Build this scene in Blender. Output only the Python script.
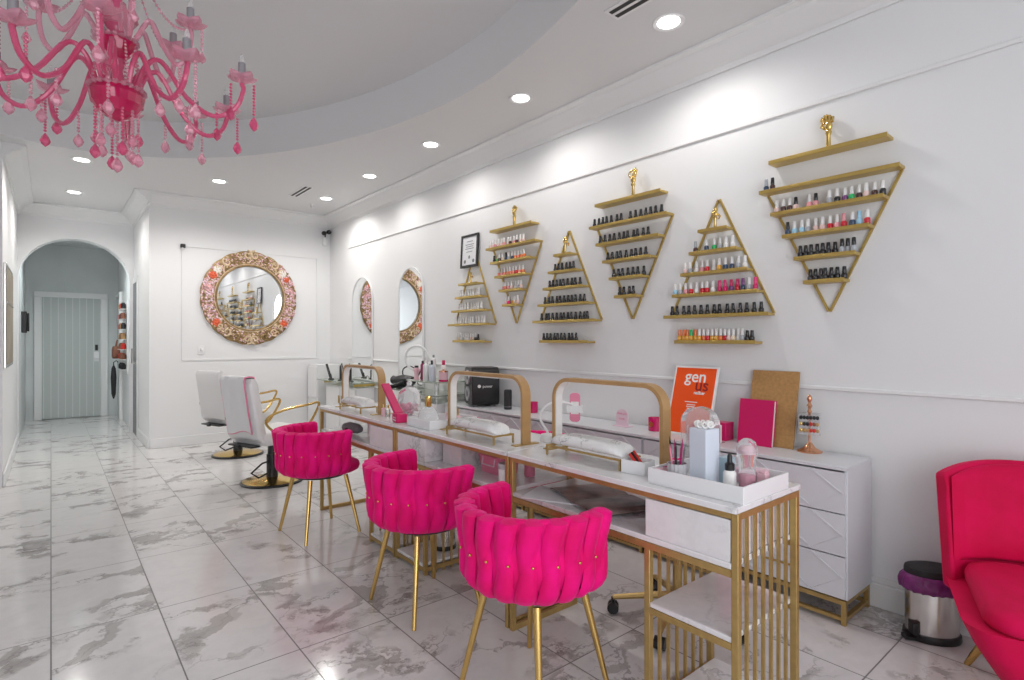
import bpy, bmesh, math, random
from mathutils import Vector, Matrix
random.seed(7)
SC = bpy.context.scene
COL = SC.collection
PI = math.pi
R = math.radians
for o in list(bpy.data.objects):
    bpy.data.objects.remove(o)

# ------------------------------------------------------------ camera, sky, exposure
cam = bpy.data.cameras.new('camera')
cam.sensor_width = 36; cam.lens = 555 / 1024 * 36; cam.clip_start = .05
camo = bpy.data.objects.new('camera', cam); COL.objects.link(camo)
camo.location = (0, 0, 1.32)
camo.rotation_euler = (R(90), 0, -R(39.714))
SC.camera = camo
w = bpy.data.worlds.new('sky'); SC.world = w; w.use_nodes = True
w.node_tree.nodes['Background'].inputs[0].default_value = (.93, .96, 1, 1)
w.node_tree.nodes['Background'].inputs[1].default_value = 3.9
SC.view_settings.view_transform = 'Standard'
SC.view_settings.look = 'None'
SC.view_settings.gamma = 1
SC.view_settings.use_curve_mapping = False
SC.view_settings.exposure = 0.0
pl = bpy.data.lights.new('window_portal', 'AREA'); pl.shape = 'RECTANGLE'; pl.size = 4.4; pl.size_y = 2.7
pl.cycles.is_portal = True
plo = bpy.data.objects.new('window_portal', pl); COL.objects.link(plo)
plo.location = (-.55, -2.02, 1.5); plo.rotation_euler = (R(90), 0, 0)

# ------------------------------------------------------------ materials
def nodes(name):
    m = bpy.data.materials.new(name); m.use_nodes = True
    nt = m.node_tree
    return m, nt, nt.nodes['Principled BSDF']
def setin(b, **k):
    for a, v in k.items():
        key = {'rough': 'Roughness', 'metal': 'Metallic', 'trans': 'Transmission Weight', 'ior': 'IOR', 'alpha': 'Alpha',
               'sheen': 'Sheen Weight', 'coat': 'Coat Weight', 'spec': 'Specular IOR Level', 'emit': 'Emission Strength'}[a]
        b.inputs[key].default_value = v
def pm(name, col, rough=.5, noise=0, nscale=8, bump=0, bscale=60, ecol=None, **k):
    m, nt, b = nodes(name)
    c = (*col, 1)
    b.inputs['Base Color'].default_value = c
    setin(b, rough=rough, **k)
    if ecol: b.inputs['Emission Color'].default_value = (*ecol, 1)
    tc = None
    if noise or bump:
        tc = nt.nodes.new('ShaderNodeTexCoord')
    if noise:
        n = nt.nodes.new('ShaderNodeTexNoise'); n.inputs['Scale'].default_value = nscale; n.inputs['Detail'].default_value = 4
        r = nt.nodes.new('ShaderNodeValToRGB')
        r.color_ramp.elements[0].position = .3; r.color_ramp.elements[1].position = .7
        r.color_ramp.elements[0].color = (*[x * (1 - noise) for x in col], 1)
        r.color_ramp.elements[1].color = (*[min(1, x * (1 + noise * .5)) for x in col], 1)
        nt.links.new(tc.outputs['Object'], n.inputs['Vector']); nt.links.new(n.outputs['Fac'], r.inputs['Fac'])
        nt.links.new(r.outputs['Color'], b.inputs['Base Color'])
    if bump:
        n2 = nt.nodes.new('ShaderNodeTexNoise'); n2.inputs['Scale'].default_value = bscale; n2.inputs['Detail'].default_value = 3
        bp = nt.nodes.new('ShaderNodeBump'); bp.inputs['Strength'].default_value = bump; bp.inputs['Distance'].default_value = .01
        nt.links.new(tc.outputs['Object'], n2.inputs['Vector']); nt.links.new(n2.outputs['Fac'], bp.inputs['Height'])
        nt.links.new(bp.outputs['Normal'], b.inputs['Normal'])
    return m
def mth(nt, op, a, b=None, c=None):
    n = nt.nodes.new('ShaderNodeMath'); n.operation = op
    for i, v in enumerate((a, b, c)):
        if v is None: continue
        if isinstance(v, (int, float)): n.inputs[i].default_value = v
        else: nt.links.new(v, n.inputs[i])
    return n.outputs[0]
def vmth(nt, op, a, b=None):
    n = nt.nodes.new('ShaderNodeVectorMath'); n.operation = op
    for i, v in enumerate((a, b)):
        if v is None: continue
        if isinstance(v, tuple): n.inputs[i].default_value = v
        else: nt.links.new(v, n.inputs[i])
    return n.outputs[0]
def smooth(nt, x, a, b):
    n = nt.nodes.new('ShaderNodeMapRange'); n.interpolation_type = 'SMOOTHSTEP'
    nt.links.new(x, n.inputs[0]); n.inputs[1].default_value = a; n.inputs[2].default_value = b
    return n.outputs[0]
def mixc(nt, f, a, b):
    n = nt.nodes.new('ShaderNodeMix'); n.data_type = 'RGBA'
    if isinstance(f, (int, float)): n.inputs[0].default_value = f
    else: nt.links.new(f, n.inputs[0])
    for i, v in ((6, a), (7, b)):
        if isinstance(v, tuple): n.inputs[i].default_value = (*v, 1)
        else: nt.links.new(v, n.inputs[i])
    return n.outputs[2]
def noise(nt, vec, scale, detail=4, rough=.5):
    n = nt.nodes.new('ShaderNodeTexNoise'); n.inputs['Scale'].default_value = scale
    n.inputs['Detail'].default_value = detail; n.inputs['Roughness'].default_value = rough
    nt.links.new(vec, n.inputs['Vector']); return n
def marble(name, base, vein, patch, scale, width, amount, rough, tile=None, pamount=.6, grout=(.3, .29, .28), coat=0):
    m, nt, b = nodes(name)
    g = nt.nodes.new('ShaderNodeNewGeometry' if tile else 'ShaderNodeTexCoord')
    P = g.outputs['Position'] if tile else g.outputs['Object']
    q = P
    if tile:
        sx = nt.nodes.new('ShaderNodeSeparateXYZ'); nt.links.new(P, sx.inputs[0])
        tx = mth(nt, 'DIVIDE', sx.outputs[0], tile[0]); ty = mth(nt, 'DIVIDE', mth(nt, 'ADD', sx.outputs[1], tile[2]), tile[1])
        cb = nt.nodes.new('ShaderNodeCombineXYZ')
        nt.links.new(mth(nt, 'FLOOR', tx), cb.inputs[0]); nt.links.new(mth(nt, 'FLOOR', ty), cb.inputs[1])
        wn = nt.nodes.new('ShaderNodeTexWhiteNoise'); nt.links.new(cb.outputs[0], wn.inputs['Vector'])
        q = vmth(nt, 'ADD', P, vmth(nt, 'MULTIPLY', wn.outputs['Color'], (9., 9., 9.)))
    d0 = noise(nt, q, scale * 1.1, 6, .6)
    off = vmth(nt, 'MULTIPLY', vmth(nt, 'SUBTRACT', d0.outputs['Color'], (.5, .5, .5)), (1.3 / scale,) * 3)
    q2 = vmth(nt, 'ADD', q, off)
    if tile:
        q2 = vmth(nt, 'MULTIPLY', q2, (.75, 1.25, 1))
    v = nt.nodes.new('ShaderNodeTexVoronoi'); v.feature = 'DISTANCE_TO_EDGE'; v.inputs['Scale'].default_value = scale
    nt.links.new(q2, v.inputs['Vector'])
    n1 = noise(nt, q, scale * .8, 3)
    n2 = noise(nt, q2, scale * 2.2, 5, .65)
    dist = v.outputs['Distance']
    line = mth(nt, 'SUBTRACT', 1, smooth(nt, dist, 0, width))
    line = mth(nt, 'MULTIPLY', line, smooth(nt, n1.outputs['Fac'], .40, .62))
    soft = mth(nt, 'SUBTRACT', 1, smooth(nt, dist, width * 3, width * 9))
    pt = mth(nt, 'MULTIPLY', soft, smooth(nt, n2.outputs['Fac'], .50, .58))
    pt = mth(nt, 'MULTIPLY', pt, smooth(nt, n1.outputs['Fac'], .46, .58))
    n3 = noise(nt, q2, scale * 5, 4)
    c0 = mixc(nt, mth(nt, 'MULTIPLY', smooth(nt, n3.outputs['Fac'], .35, .75), .35), base, tuple(x * .82 for x in base))
    c1 = mixc(nt, mth(nt, 'MULTIPLY', pt, pamount), c0, patch)
    c2 = mixc(nt, mth(nt, 'MULTIPLY', line, amount), c1, vein)
    out = c2
    if tile:
        v2 = nt.nodes.new('ShaderNodeTexVoronoi'); v2.feature = 'F1'; v2.inputs['Scale'].default_value = scale * 3.4
        v3 = nt.nodes.new('ShaderNodeTexVoronoi'); v3.feature = 'DISTANCE_TO_EDGE'; v3.inputs['Scale'].default_value = scale * 3.4
        nt.links.new(q2, v2.inputs['Vector']); nt.links.new(q2, v3.inputs['Vector'])
        sc_ = nt.nodes.new('ShaderNodeSeparateColor'); nt.links.new(v2.outputs['Color'], sc_.inputs[0])
        zone = mth(nt, 'MULTIPLY', smooth(nt, n1.outputs['Fac'], .50, .55), mth(nt, 'SUBTRACT', 1, smooth(nt, dist, .10, .16)))
        cell = mth(nt, 'MULTIPLY', zone, smooth(nt, sc_.outputs[0], .55, .8))
        c2 = mixc(nt, mth(nt, 'MULTIPLY', cell, .8), c2, patch)
        ln2 = mth(nt, 'MULTIPLY', zone, mth(nt, 'SUBTRACT', 1, smooth(nt, v3.outputs['Distance'], 0, .05)))
        c2 = mixc(nt, mth(nt, 'MULTIPLY', mth(nt, 'MULTIPLY', ln2, smooth(nt, n2.outputs['Fac'], .42, .6)), .6), c2, vein)
        fx = mth(nt, 'FRACT', tx); fy = mth(nt, 'FRACT', ty)
        ex = mth(nt, 'MULTIPLY', mth(nt, 'MINIMUM', fx, mth(nt, 'SUBTRACT', 1, fx)), tile[0])
        ey = mth(nt, 'MULTIPLY', mth(nt, 'MINIMUM', fy, mth(nt, 'SUBTRACT', 1, fy)), tile[1])
        gr = mth(nt, 'LESS_THAN', mth(nt, 'MINIMUM', ex, ey), .0028)
        out = mixc(nt, gr, c2, grout)
        nt.links.new(mth(nt, 'ADD', mth(nt, 'MULTIPLY', gr, .5), rough), b.inputs['Roughness'])
    else:
        b.inputs['Roughness'].default_value = rough
    nt.links.new(out, b.inputs['Base Color'])
    setin(b, coat=coat)
    return m
def velvet(name, col, lo, sheen=.3):
    m, nt, b = nodes(name)
    tc = nt.nodes.new('ShaderNodeTexCoord')
    n = noise(nt, tc.outputs['Object'], 9, 3)
    c = mixc(nt, smooth(nt, n.outputs['Fac'], .3, .7), lo, col)
    nt.links.new(c, b.inputs['Base Color'])
    setin(b, rough=.75, sheen=sheen, spec=.25)
    b.inputs['Sheen Tint'].default_value = (1, .25, .6, 1)
    b.inputs['Sheen Roughness'].default_value = .4
    return m
def boards(name, col, line, pitch):
    m, nt, b = nodes(name)
    tc = nt.nodes.new('ShaderNodeTexCoord'); sx = nt.nodes.new('ShaderNodeSeparateXYZ'); nt.links.new(tc.outputs['Object'], sx.inputs[0])
    f = mth(nt, 'FRACT', mth(nt, 'DIVIDE', sx.outputs[0], pitch))
    e = mth(nt, 'LESS_THAN', mth(nt, 'MINIMUM', f, mth(nt, 'SUBTRACT', 1, f)), .06)
    nt.links.new(mixc(nt, e, col, line), b.inputs['Base Color']); setin(b, rough=.45)
    return m

M = {}
M['wall'] = pm('wall_paint', (.80, .80, .805), .55, bump=.03, bscale=90)
M['ceil'] = pm('ceiling_paint', (.72, .72, .725), .6)
M['trim'] = pm('trim_paint', (.80, .80, .80), .35)
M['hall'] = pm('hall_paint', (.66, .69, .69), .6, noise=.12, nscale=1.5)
M['floor'] = marble('floor_marble', (.74, .72, .715), (.24, .22, .21), (.40, .38, .365), 2.5, .018, .7, .12, tile=(.4088, .806, .018), pamount=1.0, grout=(.20, .19, .185))
M['marble'] = marble('table_marble', (.80, .79, .80), (.42, .41, .43), (.58, .57, .59), 3.4, .03, .75, .12, pamount=.8)
M['pillow'] = marble('pillow_marble_print', (.80, .80, .79), (.08, .08, .09), (.4, .4, .41), 9., .03, .95, .45, pamount=.6)
M['gold'] = pm('brushed_gold', (.50, .34, .125), .38, metal=.6, noise=.12, nscale=30)
M['gold2'] = pm('polished_gold', (.72, .50, .16), .18, metal=1)
M['shelfgold'] = pm('shelf_gold', (.56, .40, .12), .38, metal=.7)
M['legold'] = pm('leg_gold', (.66, .44, .15), .25, metal=.9)
M['velvet'] = velvet('pink_velvet', (.88, .0, .21), (.74, .0, .13))
M['velvet2'] = velvet('crimson_pink_velvet', (.70, .0, .08), (.62, .0, .06), .05)
M['white'] = pm('white_lacquer', (.82, .82, .83), .28)
M['dresser'] = pm('dresser_white', (.70, .71, .74), .32)
M['plastic'] = pm('white_plastic', (.82, .82, .82), .35)
M['black'] = pm('black_plastic', (.012, .012, .013), .32)
M['blackm'] = pm('matte_black', (.02, .02, .022), .6)
M['grey'] = pm('grey_plastic', (.20, .20, .21), .5)
M['silver'] = pm('silver_ring', (.62, .62, .64), .35, metal=.6)
M['steel'] = pm('brushed_steel', (.62, .60, .58), .22, metal=1, noise=.08, nscale=20)
M['mirror'] = pm('mirror_silver', (.88, .90, .90), .02, metal=1)
M['glass'] = pm('clear_glass', (.97, .98, .98), .03, trans=1, ior=1.25)
M['acryl'] = pm('clear_acrylic', (.95, .96, .97), .06, trans=.82, ior=1.2)
M['gshelf'] = pm('green_edged_glass', (.72, .80, .70), .05, trans=.7, ior=1.2)
M['pinkglass'] = pm('pink_glass', (.92, .16, .34), .05, trans=.6, ior=1.3, coat=.6)
M['pinkpale'] = pm('pale_pink_glass', (.96, .50, .62), .05, trans=.7, ior=1.3, coat=.5)
M['pinkdeep'] = pm('deep_pink_glass', (.80, .02, .16), .04, trans=.55, ior=1.3, coat=.8)
M['candle'] = pm('grey_candle_sleeve', (.36, .35, .37), .25, metal=.4)
M['bulb'] = pm('clear_bulb', (.95, .95, .95), .05, trans=.8, ior=1.2)
M['emit'] = pm('lamp_lens', (1, 1, 1), .5, ecol=(1, .98, .94), emit=9)
M['ledstrip'] = pm('frosted_led_strip', (.80, .79, .76), .5)
M['wood'] = pm('gold_wood', (.46, .27, .11), .42, noise=.12, nscale=14)
M['woodedge'] = pm('copper_gold_edge', (.42, .22, .09), .4, metal=.35)
M['orange'] = pm('orange_print', (.90, .085, .0), .4)
M['print_white'] = pm('white_print', (.88, .86, .84), .5)
M['print_dark'] = pm('dark_red_print', (.28, .008, .01), .5)
M['kraft'] = pm('kraft_board', (.46, .25, .09), .65, noise=.18, nscale=60)
M['hotpink'] = pm('hot_pink_card', (.60, .0, .11), .5)
M['pinkcandle'] = pm('pink_candle_glass', (.62, .01, .13), .2)
M['pinkpl'] = pm('pink_plastic', (.80, .25, .38), .4)
M['palepink'] = pm('pale_pink', (.82, .62, .70), .45)
M['blush'] = pm('blush_pink', (.80, .50, .56), .45)
M['whiteleather'] = pm('white_leather', (.80, .79, .79), .4, bump=.05, bscale=40)
M['towel'] = pm('white_towel', (.84, .83, .83), .9, bump=.3, bscale=120)
M['pinktrim'] = pm('pink_towel_edge', (.86, .28, .42), .8)
M['purplebag'] = pm('purple_bin_bag', (.24, .03, .20), .3, noise=.3, nscale=30, bump=.5, bscale=30)
M['red'] = pm('red_plastic', (.62, .03, .02), .4)
M['rose'] = pm('rose_gold', (.75, .38, .22), .22, metal=.9)
M['paper'] = pm('white_paper', (.82, .82, .84), .7)
M['magazine'] = pm('magazine_print', (.34, .25, .22), .35, noise=.9, nscale=9)
M['teal'] = pm('grey_green_card', (.20, .27, .25), .6)
M['antique'] = pm('antique_gold', (.34, .22, .09), .45, metal=.35, noise=.4, nscale=30)
M['cream'] = pm('cream_relief', (.72, .55, .36), .5, noise=.3, nscale=30)
M['pinkrelief'] = pm('pink_relief', (.74, .42, .42), .5, noise=.5, nscale=45)
M['coral'] = pm('coral_flower', (.78, .13, .05), .5, noise=.3, nscale=50)
M['whiteflower'] = pm('white_flower', (.80, .76, .70), .5)
M['door'] = boards('security_door', (.50, .54, .53), (.66, .68, .67), .094)
M['screen'] = pm('grey_glass_picture', (.34, .30, .24), .6, noise=.2, nscale=3, spec=.1)
M['bag'] = pm('brown_leather', (.24, .09, .05), .5)
M['bluebox'] = pm('pale_blue_print', (.52, .66, .74), .4)
M['lilac'] = pm('lilac_card', (.66, .71, .80), .45)
M['ribbed'] = pm('grey_ribbed', (.50, .48, .50), .4)
M['magenta'] = pm('magenta_plastic', (.35, .01, .12), .35)
M['vent'] = pm('vent_dark', (.02, .02, .02), .6)
M['quilt'] = M['dresser']
M['skin'] = M['gold2']

# ------------------------------------------------------------ mesh builder
class MB:
    def __init__(s): s.v = []; s.f = []; s.mi = []; s.cur = 0
    def add(s, vs, fs):
        n = len(s.v); s.v += [tuple(v) for v in vs]
        for f in fs: s.f.append([i + n for i in f]); s.mi.append(s.cur)
        return s
    def box(s, x0, x1, y0, y1, z0, z1, mat=None):
        vs = [Vector((x, y, z)) for z in (z0, z1) for y in (y0, y1) for x in (x0, x1)]
        if mat is not None: vs = [mat @ v for v in vs]
        return s.add(vs, [(0, 2, 3, 1), (4, 5, 7, 6), (0, 1, 5, 4), (2, 6, 7, 3), (0, 4, 6, 2), (1, 3, 7, 5)])
    def cbox(s, c, d, mat=None):
        return s.box(c[0] - d[0] / 2, c[0] + d[0] / 2, c[1] - d[1] / 2, c[1] + d[1] / 2, c[2] - d[2] / 2, c[2] + d[2] / 2, mat)
    def rings(s, rings, closed=True, cap0=True, cap1=True, loop=False):
        n = len(rings[0]); base = len(s.v)
        for r in rings: s.v += [tuple(p) for p in r]
        m = len(rings)
        for i in range(m if loop else m - 1):
            a = base + i * n; b = base + ((i + 1) % m) * n
            for j in range(n if closed else n - 1):
                k = (j + 1) % n
                s.f.append([a + j, a + k, b + k, b + j]); s.mi.append(s.cur)
        if closed and not loop:
            if cap0: s.f.append([base + j for j in range(n)][::-1]); s.mi.append(s.cur)
            if cap1: s.f.append([base + (m - 1) * n + j for j in range(n)]); s.mi.append(s.cur)
        return s
    def lathe(s, prof, seg=24, c=(0, 0, 0), sx=1, sy=1, mat=None, cap0=True, cap1=True):
        rs = []
        for r, z in prof:
            ring = [Vector((c[0] + sx * r * math.cos(2 * PI * k / seg), c[1] + sy * r * math.sin(2 * PI * k / seg), c[2] + z)) for k in range(seg)]
            if mat is not None: ring = [mat @ p for p in ring]
            rs.append(ring)
        return s.rings(rs, True, cap0, cap1)
    def tube(s, pts, r, seg=8, closed=False, flat=None):
        pts = [Vector(p) for p in pts]; n = len(pts); rs = []
        up = Vector((0, 0, 1)); prev = None
        for i, p in enumerate(pts):
            if closed: t = pts[(i + 1) % n] - pts[i - 1]
            else: t = pts[min(i + 1, n - 1)] - pts[max(i - 1, 0)]
            t.normalize()
            if prev is None:
                a = up if abs(t.z) < .9 else Vector((1, 0, 0))
                nrm = (a - t * a.dot(t)).normalized()
            else:
                nrm = (prev - t * prev.dot(t)).normalized()
            prev = nrm; bn = t.cross(nrm)
            rr = r[i] if isinstance(r, (list, tuple)) else r
            fl = flat or 1
            rs.append([p + nrm * rr * math.cos(2 * PI * k / seg) + bn * rr * fl * math.sin(2 * PI * k / seg) for k in range(seg)])
        return s.rings(rs, True, loop=closed)
    def bar(s, a, b, w, h=None, up=(0, 0, 1)):
        a, b = Vector(a), Vector(b); t = (b - a).normalized(); h = h or w
        u = Vector(up)
        if abs(t.dot(u)) > .95: u = Vector((1, 0, 0))
        n = (u - t * u.dot(t)).normalized(); bn = t.cross(n)
        rs = [[p + n * h / 2 * i + bn * w / 2 * j for i, j in ((-1, -1), (1, -1), (1, 1), (-1, 1))] for p in (a, b)]
        return s.rings(rs)
    def cone(s, a, b, r0, r1, seg=12):
        return s.tube([a, b], [r0, r1], seg)
    def ball(s, c, r, seg=8, rn=5, sc=(1, 1, 1)):
        rs = []
        for i in range(1, rn):
            th = PI * i / rn
            rs.append([(c[0] + sc[0] * r * math.sin(th) * math.cos(2 * PI * k / seg), c[1] + sc[1] * r * math.sin(th) * math.sin(2 * PI * k / seg), c[2] - sc[2] * r * math.cos(th)) for k in range(seg)])
        base = len(s.v); s.rings(rs, True, False, False)
        s.v += [(c[0], c[1], c[2] - sc[2] * r), (c[0], c[1], c[2] + sc[2] * r)]
        p0, p1 = len(s.v) - 2, len(s.v) - 1
        for k in range(seg):
            k2 = (k + 1) % seg
            s.f.append([p0, base + k2, base + k]); s.mi.append(s.cur)
            t = base + (rn - 2) * seg
            s.f.append([p1, t + k, t + k2]); s.mi.append(s.cur)
        return s
    def prism(s, poly, axis, a, b):
        """poly: list of 2D points; extruded along axis 'x','y','z' from a to b"""
        def mk(p, t):
            return {'x': (t, p[0], p[1]), 'y': (p[0], t, p[1]), 'z': (p[0], p[1], t)}[axis]
        return s.rings([[mk(p, a) for p in poly], [mk(p, b) for p in poly]])
    def text(s, body, size, mat, depth=.002, align='CENTER', bold=0):
        cu = bpy.data.curves.new('t', 'FONT'); cu.body = body; cu.size = size; cu.extrude = depth / 2; cu.align_x = align; cu.offset = bold
        o = bpy.data.objects.new('t', cu); COL.objects.link(o)
        dg = bpy.context.evaluated_depsgraph_get(); dg.update()
        me = bpy.data.meshes.new_from_object(o.evaluated_get(dg))
        s.add([mat @ v.co for v in me.vertices], [list(p.vertices) for p in me.polygons])
        bpy.data.objects.remove(o); bpy.data.meshes.remove(me); bpy.data.curves.remove(cu)
        return s
    def build(s, name, mat, parent=None, loc=None, rotz=0, bev=0, seg=2, ang=35, sub=0, flat=False):
        me = bpy.data.meshes.new(name); me.from_pydata(s.v, [], s.f)
        mats = mat if isinstance(mat, (list, tuple)) else [mat]
        for m in mats: me.materials.append(m if not isinstance(m, str) else M[m])
        if len(mats) > 1:
            for p, i in zip(me.polygons, s.mi): p.material_index = i
        bm = bmesh.new(); bm.from_mesh(me); bmesh.ops.recalc_face_normals(bm, faces=bm.faces); bm.to_mesh(me); bm.free()
        if not flat:
            me.shade_smooth(); me.set_sharp_from_angle(angle=R(ang))
        o = bpy.data.objects.new(name, me); COL.objects.link(o)
        if parent is not None: o.parent = parent
        if loc is not None: o.location = loc
        o.rotation_euler.z = rotz
        if bev:
            b = o.modifiers.new('bevel', 'BEVEL'); b.width = bev; b.segments = seg; b.limit_method = 'ANGLE'; b.angle_limit = R(40)
        if sub:
            b = o.modifiers.new('subdivision', 'SUBSURF'); b.levels = sub; b.render_levels = sub
        return o
def thing(name, label, cat, loc=(0, 0, 0), rotz=0, group=None):
    o = bpy.data.objects.new(name, None); COL.objects.link(o); o.empty_display_size = .05
    o.location = loc; o.rotation_euler.z = rotz
    return tag(o, label, cat, group)
def tag(o, label, cat, group=None):
    o['label'] = label; o['category'] = cat
    if group: o['group'] = group
    return o
def struct(o):
    o['kind'] = 'structure'; return o
def dup(root, loc, rotz=None, label=None, group=None):
    r = root.copy(); COL.objects.link(r); r.location = loc
    if rotz is not None: r.rotation_euler.z = rotz
    if label: r['label'] = label
    if group: r['group'] = group
    for ch in list(root.children):
        c = ch.copy(); COL.objects.link(c); c.parent = r
        for g in list(ch.children):
            d = g.copy(); COL.objects.link(d); d.parent = c
    return r
def rrect(x0, x1, y0, y1, r, n=5):
    pts = []
    for cx, cy, a0 in ((x1 - r, y1 - r, 0), (x0 + r, y1 - r, 90), (x0 + r, y0 + r, 180), (x1 - r, y0 + r, 270)):
        for i in range(n + 1):
            a = R(a0 + 90 * i / n); pts.append((cx + r * math.cos(a), cy + r * math.sin(a)))
    return pts

# ============================================================ SETTING
WX, FY, CZ = 3.15, 7.97, 3.10          # right wall, far wall, ceiling
LX, HX0, HX1 = -2.95, -.335, .915        # left wall, hall walls
BY, AY, DY = -2.0, 9.6, 12.0           # front (street) wall, arch wall, end of hall
b = MB().box(LX - .1, WX + .15, BY - .1, DY + .2, -.1, 0)
struct(b.build('floor', 'floor'))
# ceiling with an oval recess
def oval(n, a, bb, cx=.1, cy=3.2, p=1.85):
    out = []
    for k in range(n):
        t = 2 * PI * k / n; c, s = math.cos(t), math.sin(t)
        out.append((cx + a * math.copysign(abs(c) ** (2 / p), c), cy + bb * math.copysign(abs(s) ** (2 / p), s)))
    return out
N = 96
ov = oval(N, 2.2, 3.4)
mb = MB()
x0, x1, y0, y1 = LX - .1, WX + .15, BY - .1, AY + .3
def border(k):
    t = 2 * PI * k / N
    dx, dy = math.cos(t), math.sin(t)
    # point on the rectangle in the direction of the oval point
    cx, cy = .1, 3.2; ux, uy = ov[k][0] - cx, ov[k][1] - cy
    s = min([(x1 - cx) / ux if ux > 1e-6 else 9e9, (x0 - cx) / ux if ux < -1e-6 else 9e9, (y1 - cy) / uy if uy > 1e-6 else 9e9, (y0 - cy) / uy if uy < -1e-6 else 9e9])
    return (cx + ux * s, cy + uy * s)
bd = [border(k) for k in range(N)]
mb.rings([[(*p, CZ) for p in bd], [(*p, CZ) for p in ov], [(*p, CZ + .35) for p in ov]], True, False, True)
for cx, cy in ((x0, y0), (x1, y0), (x1, y1), (x0, y1)):   # fill the rectangle's corners
    ks = sorted(range(N), key=lambda k: (bd[k][0] - cx) ** 2 + (bd[k][1] - cy) ** 2)
    ka = [k for k in ks if abs(bd[k][0] - cx) < 1e-5][0]; kb = [k for k in ks if abs(bd[k][1] - cy) < 1e-5][0]
    mb.add([(cx, cy, CZ), (*bd[ka], CZ), (*bd[kb], CZ)], [(0, 1, 2)])
struct(mb.build('ceiling', 'ceil', ang=30))
struct(MB().box(HX0 - .1, HX1 + .1, AY + .3, DY + .2, 2.9, 3.0).build('ceiling', 'hall'))
struct(MB().box(WX, WX + .15, BY - .1, FY + .1, 0, 3.6).build('wall_right', 'wall'))
struct(MB().box(HX1, WX, FY, FY + .12, 0, 3.12).build('wall_back', 'wall'))
struct(MB().box(HX1, HX1 + .12, FY + .12, DY, 0, 3.12).build('wall_hall_right', 'wall'))
struct(MB().box(HX0 - .12, HX0, 6.73, DY, 0, 3.12).build('wall_hall_left', 'wall'))
struct(MB().box(LX, HX0 - .12, 6.73, 6.85, 0, 3.12).build('wall_back_left', 'wall'))
struct(MB().box(LX - .1, LX, BY - .1, 6.85, 0, 3.6).build('wall_left', 'wall'))
# street front: low sill, header, piers with open glazing between
struct(MB().box(LX, WX, BY - .1, BY, 0, .25).box(LX, WX, BY - .1, BY, 2.85, 3.6).box(LX, LX + .25, BY - .1, BY, .25, 2.85).box(1.65, WX, BY - .1, BY, .25, 2.85).build('wall_front', 'wall'))  # unseen right pier widened to keep window daylight off the shelf wall
fr = MB()
for x in (LX + .27, -1.2, .2, 1.62): fr.box(x - .03, x + .03, BY - .08, BY - .02, .25, 2.85)
for z in (.28, 2.82): fr.box(LX + .25, 1.65, BY - .08, BY - .02, z - .03, z + .03)
struct(fr.build('window_1', 'trim'))
# arch wall
cxa, rxa = .272, .597
zs, za = 2.14, 2.70
arc = [(cxa - rxa, 0), (cxa - rxa, zs)] + [(cxa + rxa * math.cos(R(a)), zs + (za - zs) * math.sin(R(a))) for a in range(172, 7, -8)] + [(cxa + rxa, zs), (cxa + rxa, 0)]
mb = MB()
top = [(HX0, 0), (HX0, 3.1)] + [(p[0], 3.1) for p in arc[2:-2]] + [(HX1, 3.1), (HX1, 0)]
for ya in (AY, AY + .22):
    n = len(arc); mb.add([(p[0], ya, p[1]) for p in arc] + [(p[0], ya, p[1]) for p in top], [(i, i + 1, n + i + 1, n + i) for i in range(n - 1)])
n = len(arc)
mb.add([(p[0], AY, p[1]) for p in arc] + [(p[0], AY + .22, p[1]) for p in arc], [(i, i + 1, n + i + 1, n + i) for i in range(n - 1)])
struct(mb.build('wall_arch', 'wall'))
struct(MB().box(HX0, HX1, DY, DY + .12, 0, 3.0).build('wall_hall_end', 'hall'))
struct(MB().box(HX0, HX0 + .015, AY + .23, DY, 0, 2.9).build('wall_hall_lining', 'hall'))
# crown mouldings
prof = [(0, 0), (.015, 0), (.02, .03), (.05, .045), (.06, .075), (.11, .10), (.12, .125), (.16, .135), (.16, .15), (0, .15)]
def crown(name, run, side):
    m = MB()
    if side == '-x':   # on a wall at x, projecting to -x
        m.rings([[(run[0] - p[0], y, CZ - .15 + p[1] - .0005) for p in prof] for y in run[1:]])
    if side == '+x':
        m.rings([[(run[0] + p[0], y, CZ - .15 + p[1] - .0005) for p in prof] for y in run[1:]])
    if side == '-y':
        m.rings([[(x, run[0] - p[0], CZ - .15 + p[1] - .0005) for p in prof] for x in run[1:]])
    return struct(m.build(name, 'trim', ang=50))
crown('trim_1', (WX - .001, BY, FY), '-x')
crown('trim_2', (FY - .001, HX1 + .0, WX - .0), '-y')
crown('trim_3', (AY - .001, HX0, HX1), '-y')
crown('trim_4', (HX1 - .0, FY - .155, AY), '-x')
crown('trim_5', (HX0 + .0, 6.74, AY), '+x')
# panel mouldings
def rail(name, a, b_, w=.028, d=.018, axis='x'):
    m = MB()
    m.bar(a, b_, d if axis == 'x' else d, w)
    return struct(m.build(name, 'trim', bev=.005))
rail('trim_6', (WX - .006, BY, 1.066), (WX - .006, 7.3, 1.066), w=.022, d=.016)
rail('trim_7', (WX - .006, BY, 2.585), (WX - .006, 7.3, 2.585), w=.022, d=.016)
m = MB()
for z in (1.07, 2.50): m.bar((1.26, FY - .004, z), (2.95, FY - .004, z), .012, .02)
for x in (1.26, 2.95): m.bar((x, FY - .004, 1.07), (x, FY - .004, 2.50), .02, .012)
struct(m.build('trim_9', 'trim'))
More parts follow.
